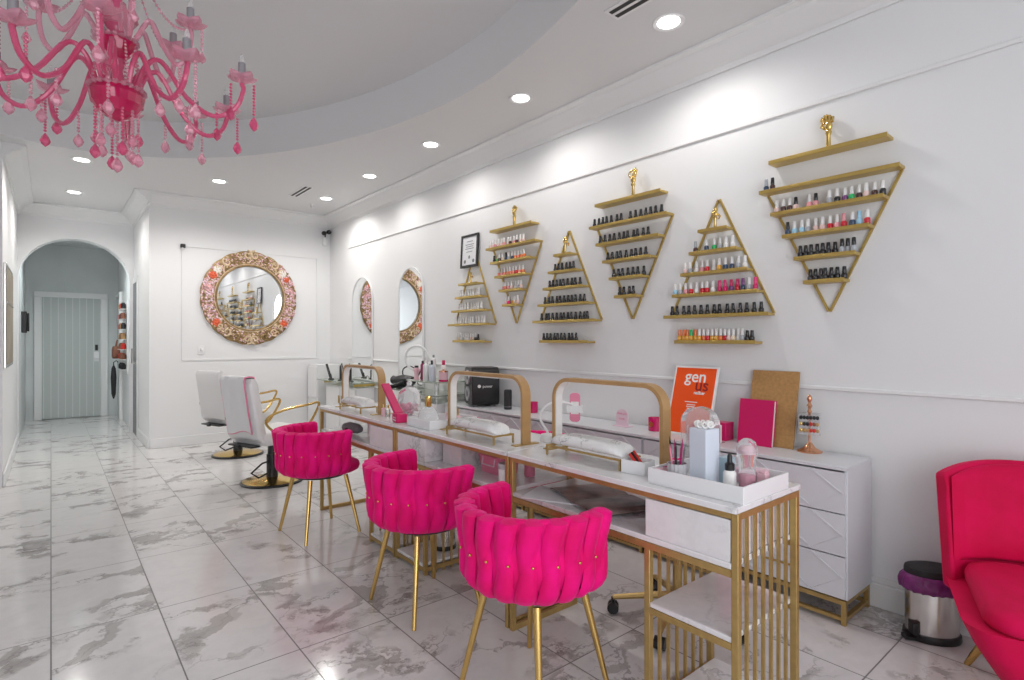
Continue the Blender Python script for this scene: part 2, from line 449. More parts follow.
# baseboards
def baseb(name, x0, x1, y0, y1):
    m = MB(); m.box(x0, x1, y0, y1, 0, .12)
    m.box(x0 + (.004 if x1 - x0 < .05 else 0), x1, y0, y1, .12, .15) if False else None
    return struct(m.build(name, 'trim', bev=.006))
baseb('baseboard_right', WX - .018, WX - .001, BY, FY - .02)
m = MB().box(WX - .012, WX - .001, BY, FY - .02, .121, .15); struct(m.build('baseboard_right', 'trim', bev=.004))
baseb('baseboard_back', HX1, WX - .02, FY - .018, FY - .001)
baseb('baseboard_hall_right', HX1 - .018, HX1 - .001, FY - .015, 9.0)
baseb('baseboard_hall_left', HX0 + .001, HX0 + .018, 6.74, AY)
# far security door
fm = MB()
for x in (-.165, .715): fm.box(x - .05, x + .05, DY - .04, DY - .001, 0, 2.0295)
fm.box(-.215, .765, DY - .04, DY - .001, 2.03, 2.12)
dr = struct(MB().box(-.113, .663, DY - .03, DY - .002, .015, 2.03).build('door_1', 'door'))
fm.build('door_frame', 'trim', dr, bev=.006)
MB().box(.57, .64, DY - .04, DY - .03, .95, 1.12).box(.58, .63, DY - .075, DY - .04, 1.0, 1.02).build('lock_plate', 'white', dr, bev=.004)
MB().box(.585, .625, DY - .045, DY - .03, 1.14, 1.24).build('deadbolt', 'blackm', dr, bev=.004)
# side doors of the hall
d2 = struct(MB().box(HX1 - .012, HX1 - .002, 9.16, 9.58, .0, 2.12).build('door_2', 'grey'))
MB().box(HX1 - .014, HX1 - .002, 9.06, 9.1595, 0, 2.12).box(HX1 - .014, HX1 - .002, 9.06, 9.58, 2.1205, 2.2).build('door_frame', 'trim', d2, bev=.004)
MB().tube([(HX1 - .012, 9.22, 1.0), (HX1 - .06, 9.22, 1.0), (HX1 - .06, 9.22, 1.2), (HX1 - .012, 9.22, 1.2)], .008).build('door_handle', 'steel', d2)
d3 = struct(MB().box(HX1 - .025, HX1 - .002, 11.25, 11.9, 0, 2.05).build('door_3', 'hall'))
MB().box(HX1 - .05, HX1 - .002, 11.17, 11.249, 0, 2.12).box(HX1 - .05, HX1 - .002, 11.2495, 11.93, 2.0505, 2.12).build('door_frame', 'trim', d3, bev=.005)

# ============================================================ CEILING FITTINGS
lamp_rows = [(2.66, 1.83, 'nearest of the row along the shelf wall'), (2.66, 3.10, 'second of the row along the shelf wall'), (2.66, 4.36, 'third of the row along the shelf wall'),
             (2.66, 5.62, 'fourth of the row along the shelf wall'), (2.66, 6.86, 'in the far corner above the shelf wall'),
             (1.45, 6.88, 'before the wall with the ornate mirror'), (.215, 8.5, 'in front of the archway'), (.235, 6.93, 'below the tips of the chandelier')]
L0 = None
for i, (x, y, wh) in enumerate(lamp_rows):
    lab = 'round white recessed downlight, ' + wh
    if L0 is None:
        L0 = thing('ceiling_light', lab, 'ceiling light', (x, y, CZ), 0, 'recessed downlights')
        MB().lathe([(.062, -.002), (.085, -.008), (.09, -.004), (.09, -.0005), (.062, -.0005)], 28, cap0=False, cap1=False).build('trim_ring', 'trim', L0)
        MB().lathe([(.062, -.0035), (.062, -.001)], 28).build('lens', 'emit', L0)
    else:
        dup(L0, (x, y, CZ), 0, lab)
    sp = bpy.data.lights.new('downlight_lamp', 'SPOT'); sp.energy = 21 if y < 6 else 46; sp.spot_size = R(160); sp.spot_blend = .6
    sp.shadow_soft_size = .06; sp.color = (1, .97, .93)
    so = bpy.data.objects.new('downlight_lamp', sp); COL.objects.link(so); so.location = (x, y, CZ - .03)
hall_fill = dup(L0, (.3, 10.1, 2.9), 0, 'unseen downlight added to brighten the passage beyond the archway')
sp = bpy.data.lights.new('downlight_lamp', 'SPOT'); sp.energy = 60; sp.spot_size = R(150); sp.spot_blend = .8; sp.shadow_soft_size = .06; sp.color = (.9, 1, 1)  # added lamp, out of view, brightens the passage behind the arch
so = bpy.data.objects.new('downlight_lamp', sp); COL.objects.link(so); so.location = (.3, 10.1, 2.86)
def vent(loc, ln, lab):
    t = thing('ceiling_vent', lab, 'air vent', loc, 0, 'linear ceiling vents')
    MB().box(-.06, .06, -ln / 2, ln / 2, -.006, -.0005).build('frame', 'trim', t, bev=.002)
    for dx in (-.025, .025): MB().box(dx - .013, dx + .013, -ln / 2 + .02, ln / 2 - .02, -.0085, -.0055).build('slot', 'vent', t)
vent((2.30, 6.72, CZ), .55, 'white slotted air vent in the ceiling beyond the oval recess')
vent((2.36, 1.72, CZ), .55, 'white slotted air vent at the top edge beside nearest downlight')
d = tag(MB().lathe([(.028, 0), (.028, -.012), (.012, -.018), (.012, -.04), (.02, -.045), (.02, -.05)], 16).build('sprinkler', 'trim', loc=(2.62, 7.25, CZ - .0005)), 'small white fire sprinkler head near the far corner', 'sprinkler')

# ------------------------------------------------------------ chandelier
CH = thing('chandelier', 'ornate pink glass chandelier with curved arms and hanging crystal drops', 'chandelier', (.24, 3.2, 2.33))
# local z: bowl bottom 0.0 ; ceiling recess at 1.12
MB().lathe([(.004, .02), (.03, .03), (.075, .055), (.105, .10), (.112, .14), (.10, .165), (.06, .17), (.03, .18)], 20).build('bowl', 'pinkdeep', CH, flat=True)
MB().lathe([(.02, .18), (.028, .22), (.022, .26), (.035, .30), (.022, .34), (.03, .42), (.05, .46), (.07, .50), (.075, .53), (.03, .545), (.02, .60), (.035, .66), (.05, .70), (.02, .74), (.014, .8)], 16).build('stem', 'pinkglass', CH)
MB().lathe([(.03, .31), (.06, .345), (.08, .39), (.072, .395), (.05, .365), (.02, .34)], 14).build('bell', 'pinkdeep', CH, ang=15)
MB().lathe([(.03, .45), (.06, .47), (.085, .505), (.08, .51), (.055, .49), (.02, .47)], 16).build('crown_dish', 'pinkpale', CH, ang=15)
for rr_, zz_, nn_, nm_ in ((.108, .168, 22, 'bead_collar'), (.078, .40, 18, 'bead_collar'), (.055, .06, 14, 'bead_collar')):
    m = MB().tube([(rr_ * math.cos(2 * PI * k / 24), rr_ * math.sin(2 * PI * k / 24), zz_) for k in range(24)], .004, 6, closed=True)
    for k in range(nn_): m.ball((rr_ * math.cos(2 * PI * k / nn_), rr_ * math.sin(2 * PI * k / nn_), zz_), .0125, 6, 5)
    m.build(nm_, 'pinkpale', CH, flat=True)
MB().tube([(0, 0, .8), (0, 0, 1.08)], .008, 8).build('rod', 'candle', CH)
MB().lathe([(.01, 1.05), (.05, 1.07), (.07, 1.118)], 20).build('ceiling_cap', 'pinkglass', CH)
def bez(P, n=18):
    out = []
    for i in range(len(P) - 3):
        for k in range(n // (len(P) - 3)):
            t = k / (n // (len(P) - 3)); p0, p1, p2, p3 = [Vector(q) for q in P[i:i + 4]]
            out.append(.5 * ((2 * p1) + (-p0 + p2) * t + (2 * p0 - 5 * p1 + 4 * p2 - p3) * t * t + (-p0 + 3 * p1 - 3 * p2 + p3) * t ** 3))
    out.append(Vector(P[-2])); return out
def arm_path(a, r, z0, lift, endz):
    pr = [(.02, z0 - .02), (.075, z0), (.12, z0 + lift), (.19, z0 + lift + .03), (.30, z0 - .02), (.42, z0 - .10), (.52, z0 - .06), (.56, z0 + .03), (.555, endz), (.55, endz + .06)]
    k = r / .555
    return bez([((q[0] if q[0] < .1 else .1 + (q[0] - .1) * (r - .1) / .455) * math.cos(a), (q[0] if q[0] < .1 else .1 + (q[0] - .1) * (r - .1) / .455) * math.sin(a), q[1]) for q in pr], 35)
dish_prof = [(.012, -.02), (.02, -.012), (.045, 0), (.062, .016), (.07, .032), (.062, .03), (.04, .014), (.014, .006)]
def flower_dish(m, c, s=1.0, seg=20):
    rs = []
    for r, z in dish_prof:
        rs.append([(c[0] + s * r * (1 + (.16 * math.cos(5 * 2 * PI * k / seg) if r > .04 else 0)) * math.cos(2 * PI * k / seg), c[1] + s * r * (1 + (.16 * math.cos(5 * 2 * PI * k / seg) if r > .04 else 0)) * math.sin(2 * PI * k / seg), c[2] + s * .75 * z * (1 + (.3 * math.cos(5 * 2 * PI * k / seg) if r > .04 else 0))) for k in range(seg)])
    m.rings(rs); return m
def gem(m, c, s):
    ring = lambda r, z: [(c[0] + r * s * math.cos(PI / 3 * k), c[1] + r * s * math.sin(PI / 3 * k), c[2] + z * s) for k in range(6)]
    m.rings([ring(.1, 0), ring(.55, -.7), ring(.85, -1.5), ring(.6, -2.1), ring(.08, -2.6)])
def strand(x, y, z, n, s=.0072, drop=.022):
    m = MB()
    for i in range(n): m.ball((x, y, z - i * s * 2.15), s, 6, 4)
    gem(m, (x, y, z - n * s * 2.15 + .003), drop)
    return m
def make_arm(a, r, z0, lift, endz, pale=False):
    p = arm_path(a, r, z0, lift, endz)
    am = MB().tube(p, .0115, 8).build('arm', 'pinkpale' if pale else 'pinkglass', CH)
    e = p[-1]
    flower_dish(MB(), e + Vector((0, 0, .012)), .92).build('drip_dish', 'pinkpale', am, ang=20)
    MB().lathe([(.017, 0), (.017, .078), (.006, .08)], 12, c=e + Vector((0, 0, .02))).build('candle_sleeve', 'candle', am)
    MB().lathe([(.006, .078), (.013, .09), (.012, .105), (.003, .125)], 10, c=e + Vector((0, 0, .02))).build('bulb', 'bulb', am)
    return e
ends = []
for k in range(10):
    a = R(8 + 36 * k)
    e = make_arm(a, .545 if k % 2 else .49, .16 + .02 * (k % 2), .11, .20 + .05 * (k % 2)); ends.append((a, e))
    for dx, n in ((.055, 8), (-.05, 5)):
        q = e + Vector((dx * math.cos(a), dx * math.sin(a), .0))
        strand(q.x, q.y, q.z - .01, n + (k * 3 % 5), drop=.027).build('crystal_drop', 'pinkpale' if k % 3 else 'pinkglass', CH, ang=10)
    rr = .31
    strand(rr * math.cos(a), rr * math.sin(a), .115, 4 + k % 4, drop=.026).build('crystal_drop', 'pinkpale', CH, ang=10)
for k in range(6):
    a = R(35 + 60 * k)
    e = make_arm(a, .31, .42, .06, .50, True)
    strand(e.x + .05 * math.cos(a), e.y + .05 * math.sin(a), e.z, 7).build('crystal_drop', 'pinkpale', CH, ang=10)
    # beaded swag from the crown to the arm end
    m = MB(); A = Vector((.06 * math.cos(a), .06 * math.sin(a), .86)); 
    for i in range(25):
        t = i / 24; p = A.lerp(e, t); p.z -= .22 * 4 * t * (1 - t) * .55
        m.ball(p, .0068, 6, 4)
    m.tube([A.lerp(e, t_ / 8) - Vector((0, 0, .22 * 4 * t_ / 8 * (1 - t_ / 8) * .55)) for t_ in range(9)], .002, 4)
    m.build('bead_swag', 'pinkpale', CH, ang=10)
for k in range(12):
    a = R(30 * k + 9); r = .085
    strand(r * math.cos(a), r * math.sin(a), .06, 5 + (k * 5 % 8), drop=.026).build('crystal_drop', 'pinkpale' if k % 3 else 'pinkglass', CH, ang=10)
strand(0, 0, .02, 10, .008, .028).build('crystal_drop', 'pinkpale', CH, ang=10)
for k in range(8):
    a = R(45 * k + 20); m = MB(); 
    for i in range(13):
        t = i / 12; m.ball((.07 * math.cos(a) * (1 + .5 * t), .07 * math.sin(a) * (1 + .5 * t), .38 - .21 * t), .007, 6, 4)
    m.build('bead_chain', 'pinkpale', CH, ang=10)

# ============================================================ MANICURE TABLES
TX0, TX1, TZ = 1.606, 2.03, .81
def manicure_table(y0, y1, tower, lab):
    """tower: 'near' or 'far' end; local y from 0 (near) to L"""
    L = y1 - y0; D = TX1 - TX0
    t = thing('manicure_table', lab, 'table', (TX0, y0, 0), 0, 'manicure tables in a row')
    f = (lambda y: y) if tower == 'near' else (lambda y: L - y)
    def bx(m, xa, xb, ya, yb, za, zb): 
        a, c = sorted((f(ya), f(yb))); return m.box(xa, xb, a, c, za, zb)
    bx(MB(), -.012, D + .012, 0, L, TZ - .02, TZ).build('tabletop', 'marble', t, bev=.003)
    g = .023
    m = MB()
    for xa, xb in ((0, .014), (D - .014, D)): bx(m, xa, xb, g, L - g, TZ - .04, TZ - .0205)
    for ya in (0, L - .014): bx(m, g, D - g, ya, ya + .014, TZ - .04, TZ - .0205)
    m.build('top_rail', 'gold', t)
    for xa in (0, D - g):
        for ya, zt in ((0, TZ - .0205), (L - g, TZ - .0205)):
            bx(MB(), xa, xa + g, ya, ya + g, 0, zt).build('leg', 'gold', t, bev=.002)
        bx(MB(), xa, xa + g, .325, .325 + g, 0, .6125).build('leg', 'gold', t, bev=.002)
    bx(MB(), .0, D, g, L - g, .613, .633).build('shelf', 'marble', t, bev=.003)
    m = MB()
    for xa, xb in ((-.003, .011), (D - .011, D + .003)): bx(m, xa, xb, g, L - g, .590, .6125)
    m.build('shelf_rail', 'gold', t)
    bx(MB(), .002, D - .002, g + .004, .345, .6335, .765).build('drawer_box', 'marble', t, bev=.003)
    for z in (.405, .06):
        sh = bx(MB(), .002, D - .002, g, .325, z - .018, z).build('low_shelf', 'marble', t, bev=.003)
        for xa in (0, D - .012): bx(MB(), xa, xa + .012, g, .325, z - .04, z - .0185).build('shelf_rail', 'gold', sh)
        if z < .2:
            for ya in (.0, .325 + g - .012): bx(MB(), g, D - g, ya, ya + .012, z - .04, z - .0185).build('shelf_rail', 'gold', sh)
    for k in range(6):
        x = g + (D - 2 * g) * (k + 1) / 7
        bx(MB(), x - .005, x + .005, .008, .018, .0, TZ - .041).build('bar', 'gold', t)
        bx(MB(), x - .005, x + .005, .333, .343, .0, .6125).build('bar', 'gold', t)
    m = MB(); bx(m, g, D - g, L - g, L - .002, .0, .026); m.build('floor_rail', 'gold', t, bev=.002)
    return t
manicure_table(.858, 1.952, 'near', 'nearest white marble manicure table with brass frame and barred side shelves')
manicure_table(1.962, 3.045, 'far', 'middle white marble manicure table of the row, behind second pink chair')
manicure_table(3.055, 4.27, 'near', 'farthest white marble manicure table, beside the gold-based salon chairs')

# ------------------------------------------------------------ arch lamps and hand rests
def arch_lamp(x, ya, yb, h, lab):
    L = yb - ya; r = .095
    t = thing('arch_lamp', lab, 'lamp', (x, ya, TZ), 0, 'arched manicure lamps')
    def path(o):
        pts = [(0 + o, 0), (0 + o, h - r - .0)]
        for a in range(180, 89, -10): pts.append((r + (r - o) * math.cos(R(a)), h - r + (r - o) * math.sin(R(a))))
        for a in range(90, -1, -10): pts.append((L - r + (r - o) * math.cos(R(a)), h - r + (r - o) * math.sin(R(a))))
        pts.append((L - o, 0)); return pts
    def band(o0, o1, x0, x1):
        A, B = path(o0), path(o1); rs = []
        for p, q in zip(A, B): rs.append([(x0, p[0], p[1]), (x1, p[0], p[1]), (x1, q[0], q[1]), (x0, q[0], q[1])])
        return MB().rings(rs)
    band(0, .017, -.026, .026).build('arch_band', 'wood', t, ang=50, bev=.0015)
    band(.0175, .023, -.02, .02).build('light_strip', 'ledstrip', t, ang=50)
    for y in (.012, L - .012): MB().box(-.075, .075, y - .02, y + .02, 0, .004).build('foot_plate', 'gold', t)
    return t
arch_lamp(1.85, 1.28, 1.90, .335, 'tan arched desk lamp on the nearest table beside white tray')
arch_lamp(1.78, 2.03, 2.69, .335, 'tan arched desk lamp on the middle table in front of black speaker')
arch_lamp(1.75, 3.50, 4.13, .325, 'tan arched desk lamp on the farthest table')
def hand_rest(x, y, L, lab):
    t = thing('hand_rest', lab, 'hand rest', (x, y, TZ), 0, 'marble print hand rests'); W = .13; g = .008; z = .045
    m = MB()
    for a in (-W / 2, W / 2 - g): m.box(a, a + g, -L / 2, L / 2, z - g, z)
    for a in (-L / 2, L / 2 - g): m.box(-W / 2 + g, W / 2 - g, a, a + g, z - g, z)
    m.build('stand_frame', 'gold', t)
    for sx in (-1, 1):
        for sy in (-1, 1):
            cx, cy = sx * (W / 2 - g / 2), sy * (L / 2 - g / 2)
            MB().box(cx - g / 2, cx + g / 2, cy - g / 2, cy + g / 2, 0, z - g).build('leg', 'gold', t)
    rs = []; n = 14
    for i in range(n + 1):
        u = -1 + 2 * i / n; k = (1 - abs(u) ** 5) ** .4 if abs(u) < 1 else .05
        k = max(k, .12); hh = .052 * k; ww = W * .52 * (.6 + .4 * k)
        ring = []
        for j in range(16):
            a = 2 * PI * j / 16; c, s = math.cos(a), math.sin(a)
            ring.append((ww * math.copysign(abs(c) ** .7, c), u * L * .485, z + .001 + hh * .5 + hh * .5 * math.copysign(abs(s) ** .8, s)))
        rs.append(ring)
    MB().rings(rs).build('cushion', 'pillow', t, ang=70)
    return t
hand_rest(1.765, 1.60, .42, 'marble patterned hand rest cushion on nearest table in front of arch lamp')
hand_rest(1.71, 2.33, .42, 'marble patterned hand rest cushion on the middle table')
hand_rest(1.70, 3.78, .36, 'marble patterned hand rest cushion on farthest table')

# ============================================================ WOVEN PINK CHAIRS
def plan(u, Rr, straight=.11):
    """u in metres of arc around the back, 0 at the middle; returns point and outward normal (forward is +x)"""
    half = Rr * PI / 2
    if abs(u) <= half:
        a = PI - u / Rr
        return Vector((Rr * math.cos(a), Rr * math.sin(a), 0)), Vector((math.cos(a), math.sin(a), 0))
    s = 1 if u > 0 else -1
    return Vector((abs(u) - half, s * Rr, 0)), Vector((0, s, 0))
def shell_parts(root, z0, z1, r0, r1, ns=13, straight=.10, mat='velvet'):
    T = .026
    def pt(w, t):          # w in -1..1 around, t 0..1 up ; centre surface
        rr = r0 + (r1 - r0) * t ** .6 - .03 * (1 - min(1, t / .22)) ** 2
        span = rr * PI / 2 + straight
        p, n = plan(w * span, rr)
        p.x -= .01; p.z = z0 + (z1 - z0) * t
        return p, n
    m = MB(); rs = []
    nu = 40
    for i in range(nu + 1):
        w_ = -1 + 2 * i / nu; ring = []
        for t in (0, .2, .4, .6, .8, 1): 
            p, n = pt(w_ * .985, t * .96 + .02); ring.append(p + n * T * .55)
        for t in (1, .8, .6, .4, .2, 0):
            p, n = pt(w_ * .985, t * .96 + .02); ring.append(p - n * T * .55)
        rs.append(ring)
    m.rings(rs); m.build('back_shell', mat, root, ang=60)
    pitch = 2.0 / ns
    loop = []
    NO = 12
    for i in range(NO + 1): loop.append((i / NO, 1))
    for i in range(1, 4): loop.append((1 + .0, 1 - 2 * i / 4))
    for i in range(NO + 1): loop.append((1 - i / NO, -1))
    for i in range(1, 4): loop.append((0, -1 + 2 * i / 4))
    for fam in (0, 1):
        for k in range(ns + (0 if fam == 0 else 1)):
            w0 = -1 + pitch * (k + .5) if fam == 0 else -1 + pitch * k
            if fam == 1 and (k == 0 or k == ns): w0 = max(-1 + pitch * .22, min(1 - pitch * .22, w0))
            hw = pitch * .45; m = MB(); rs = []
            for (t, side) in loop:
                sft = (-1 if fam == 0 else 1) * pitch * .31 * math.sin(PI * t)
                over = (1 if fam == 0 else -1) * (.010 * math.cos(PI * t))
                pin = 1 - .22 * math.exp(-((t - .5) / .22) ** 2)
                ring = []
                for j in range(7):
                    e = -1 + j / 3
                    wq = max(-1, min(1, w0 + sft + e * hw * pin))
                    p, n = pt(wq, t)
                    bulge = (1 - e * e) ** .5 * .017
                    dist = side * (T * .5) + (side if side else 0) * (bulge + over * (1 if abs(side) == 1 else .3)) 
                    q = p + n * dist
                    if abs(side) < 1:
                        q.z += (1 if t > .5 else -1) * (.012 * (1 - side * side)) * (.4 + .6 * (1 - e * e))
                    ring.append(q)
                rs.append(ring)
            m.rings(rs, closed=False, loop=True)
            m.build('woven_strap', mat, root, ang=70)
    for k in range(1, ns):
        p, n = pt(-1 + pitch * k, .5)
        q = p + n * (T * .5 + .016)
        MB().ball(q, .0055, 8, 6).build('gold_stud', 'gold2', root)
    for s in (-1, 1):
        ln = [pt(s, t) for t in (.1, .35, .6, .85)]
        MB().tube([p + Vector((.004, 0, 0)) for p, n in ln], .006, 6).build('edge_piping', 'legold', root)
def seat_mb(z0, z1, r, fx):
    m = MB(); rs = []
    def ring(k, z):
        out = []
        for j in range(32):
            a = 2 * PI * j / 32; c, s = math.cos(a), math.sin(a)
            x = r * k * math.copysign(abs(c) ** .8, c); y = r * k * math.copysign(abs(s) ** .8, s)
            if x > 0: x *= fx
            out.append((x, y, z))
        return out
    for k, z in ((.3, z0), (.88, z0), (.97, z0 + .012), (1, (z0 + z1) / 2), (.97, z1 - .015), (.85, z1 - .002), (.4, z1 + .004)): rs.append(ring(k, z))
    return m.rings(rs)
def pink_chair(loc, yaw, lab):
    t = thing('woven_chair', lab, 'chair', loc, yaw, 'pink woven chairs in front of the tables')
    shell_parts(t, .43, .715, .228, .256)
    seat_mb(.415, .49, .215, 1.24).build('seat', 'velvet', t, ang=60)
    MB().lathe([(.17, .398), (.19, .414)], 28).build('seat_base', 'blackm', t)
    for sx in (-1, 1):
        for sy in (-1, 1):
            MB().cone((sx * .125, sy * .13, .397), (sx * .19, sy * .205, .006), .015, .010, 14).build('leg', 'legold', t)
    return t
def dupchair(root, loc, yaw, lab): return dup(root, loc, yaw, lab)
pc = pink_chair((1.405, 1.56, 0), R(5), 'hot pink velvet chair with woven back, nearest of the three, at first table')
dupchair(pc, (1.445, 2.425, 0), R(2), 'hot pink velvet chair with woven back, the middle one at the tables')
dupchair(pc, (1.42, 3.78, 0), R(5), 'hot pink velvet chair with woven back, farthest one, beside gold-based salon chairs')
def tech_chair(loc, yaw, lab):
    t = thing('rolling_chair', lab, 'chair', loc, yaw, 'pink rolling chairs behind the tables')
    shell_parts(t, .45, .70, .205, .235, ns=8)
    seat_mb(.44, .51, .21, 1.15).build('seat', 'velvet2', t, ang=60)
    MB().lathe([(.022, .10), (.022, .30), (.03, .305), (.03, .32), (.014, .325), (.014, .425), (.12, .43), (.12, .44)], 18).build('column', 'gold', t)
    for k in range(5):
        a = R(72 * k + 20); c, s = math.cos(a), math.sin(a)
        l = MB().tube([(.02 * c, .02 * s, .115), (.17 * c, .17 * s, .095), (.30 * c, .30 * s, .075)], [.018, .015, .012], 8).build('base_arm', 'gold', t)
        wm = MB()
        for o in (-.014, .014):
            px, py = .30 * c - o * s, .30 * s + o * c
            rs = [[(px + (-s) * q + c * .027 * math.cos(2 * PI * j / 14), py + c * q + s * .027 * math.cos(2 * PI * j / 14), .028 + .027 * math.sin(2 * PI * j / 14)) for j in range(14)] for q in (-.009, .009)]
            wm.rings(rs)
        wm.cone((.30 * c, .30 * s, .05), (.30 * c, .30 * s, .075), .009, .009, 8)
        wm.build('caster', 'black', l)
    return t
tc_ = tech_chair((2.28, 1.52, 0), R(180), 'pink rolling stool chair on gold star base behind the nearest table')
dup(tc_, (2.33, 2.62, 0), R(184), 'pink rolling chair on gold star base behind the middle table')
dup(tc_, (2.36, 3.65, 0), R(176), 'pink rolling chair on gold star base behind the farthest table')

# ------------------------------------------------------------ lounge armchair at the right edge
AC = thing('lounge_armchair', 'crimson pink velvet lounge armchair with brass legs beside the pedal bin', 'armchair', (2.70, .253, 0), R(198))
def slab(rings_): return MB().rings(rings_)
def rring(x0, x1, y0, y1, z, r, tilt=0): return [(p[0] + tilt, p[1], z) for p in rrect(x0, x1, y0, y1, r, 5)]
slab([rring(-.20, .26, -.18, .18, .17, .08), rring(-.23, .30, -.215, .215, .20, .09), rring(-.28, .33, -.275, .275, .30, .09), rring(-.315, .345, -.315, .315, .385, .09)]).build('body', 'velvet2', AC, ang=60)
slab([rring(-.20, .34, -.25, .25, .386, .09), rring(-.20, .36, -.26, .26, .40, .10), rring(-.20, .365, -.262, .262, .425, .10), rring(-.20, .35, -.25, .25, .45, .10), rring(-.18, .31, -.215, .215, .46, .09)]).build('seat_cushion', 'velvet2', AC, ang=60)
# curved back shell
rs = []
for i in range(33):
    w_ = -1 + 2 * i / 32; wr = abs(w_) ** 3.2
    ring = []
    for t in (0, .2, .4, .6, .8, .94, 1):
        z = .34 + .485 * t - (.06 * wr * t)
        x = -.275 - .09 * t + wr * (.15 - .03 * t)
        ring.append((x - .03, w_ * (.325 + .015 * t), z))
    for t in (1, .94, .8, .6, .4, .2, 0):
        z = .34 + .485 * t - (.06 * wr * t)
        x = -.275 - .09 * t + wr * (.15 - .03 * t)
        ring.append((x + (.03 if t > .95 else .045), w_ * (.295 + .015 * t), z - (.0 if t < .97 else -.008)))
    rs.append(ring)
MB().rings(rs).build('back_shell', 'velvet2', AC, ang=50, bev=.014)
rs = []
nn = 48
for i in range(nn + 1):
    w_ = -1 + 2 * i / nn; wr = abs(w_) ** 3.2; ring = []
    pleat = .006 * abs(math.sin(w_ * PI * 3.5)) ** .5
    for t in (0, .06, .25, .5, .75, .93, 1):
        z = .453 + .367 * t - .055 * wr * t
        tt = (z - .34) / .485
        x = -.275 - .09 * tt + wr * (.13 - .03 * tt) + .045 + (.045 * (1 - abs(w_) ** 6)) * (1 if .05 < t < .95 else .25) * (1 - .35 * t) + pleat
        ring.append((x, w_ * .29, z))
    for t in (1, .5, 0):
        z = .453 + .367 * t - .055 * wr * t; tt = (z - .34) / .485
        ring.append((-.275 - .09 * tt + wr * (.13 - .03 * tt) + .04, w_ * .29, z))
    rs.append(ring)
MB().rings(rs).build('back_cushion', 'velvet2', AC, ang=70)
for sx, sy in ((-1, -1), (-1, 1), (1, -1), (1, 1)):
    MB().cone((sx * .19, sy * .16, .19), (sx * .255, sy * .235, .0), .02, .011, 14).build('leg', 'legold', AC)

# ------------------------------------------------------------ pedal bins
def oval_ring(rx, ry, z, n=32): return [(rx * math.cos(2 * PI * k / n), ry * math.sin(2 * PI * k / n), z) for k in range(n)]
PB = thing('pedal_bin', 'oval steel pedal bin with black lid and purple liner by the wall', 'bin', (3.01, .705, 0), R(38.))
PB.scale = (.86, .86, .98)
MB().rings([oval_ring(.085, .12, z) for z in (.03, .245)]).build('bin_body', 'steel', PB)
MB().rings([oval_ring(.085 + a, .12 + a, z) for a, z in ((.008, 0), (.011, .01), (.008, .03), (.0, .032))]).box(-.07, -.02, .10, .15, .006, .02).build('base', 'black', PB)
MB().box(-.075, -.02, .09, .118, .03, .085).build('pedal_housing', 'black', PB, bev=.004)
n = 64; rs = []
for a, z, amp in ((.002, .215, .3), (.02, .222, 1), (.026, .25, 1), (.016, .275, 1), (.003, .29, .3)):
    rs.append([((.087 + a + amp * .006 * math.sin(k * 1.7) * math.cos(k * .6)) * math.cos(2 * PI * k / n), (.122 + a + amp * .006 * math.sin(k * 1.7 + 1)) * math.sin(2 * PI * k / n), z + amp * .005 * math.sin(k * 2.1)) for k in range(n)])
MB().rings(rs, cap0=False).build('bin_liner', 'purplebag', PB, ang=70)
MB().rings([oval_ring(.09 + a, .125 + a, z) for a, z in ((-.004, .288), (0, .291), (0, .305), (-.004, .317), (-.02, .323), (-.05, .325))]).build('lid', 'blackm', PB)
SB = thing('steel_bin', 'small round steel bin standing on the lowest shelf of middle table', 'bin', (2.10, 2.93, 0))
SB.location = (1.84, 2.86, .0605); SB.scale = (.8, .8, .95)
MB().lathe([(.085, .025), (.085, .24)], 28).build('bin_body', 'steel', SB)
MB().lathe([(.09, 0), (.092, .01), (.088, .026)], 28).build('base', 'black', SB)
MB().lathe([(.088, .24), (.09, .25), (.07, .262), (.02, .266)], 28).build('lid', 'black', SB)

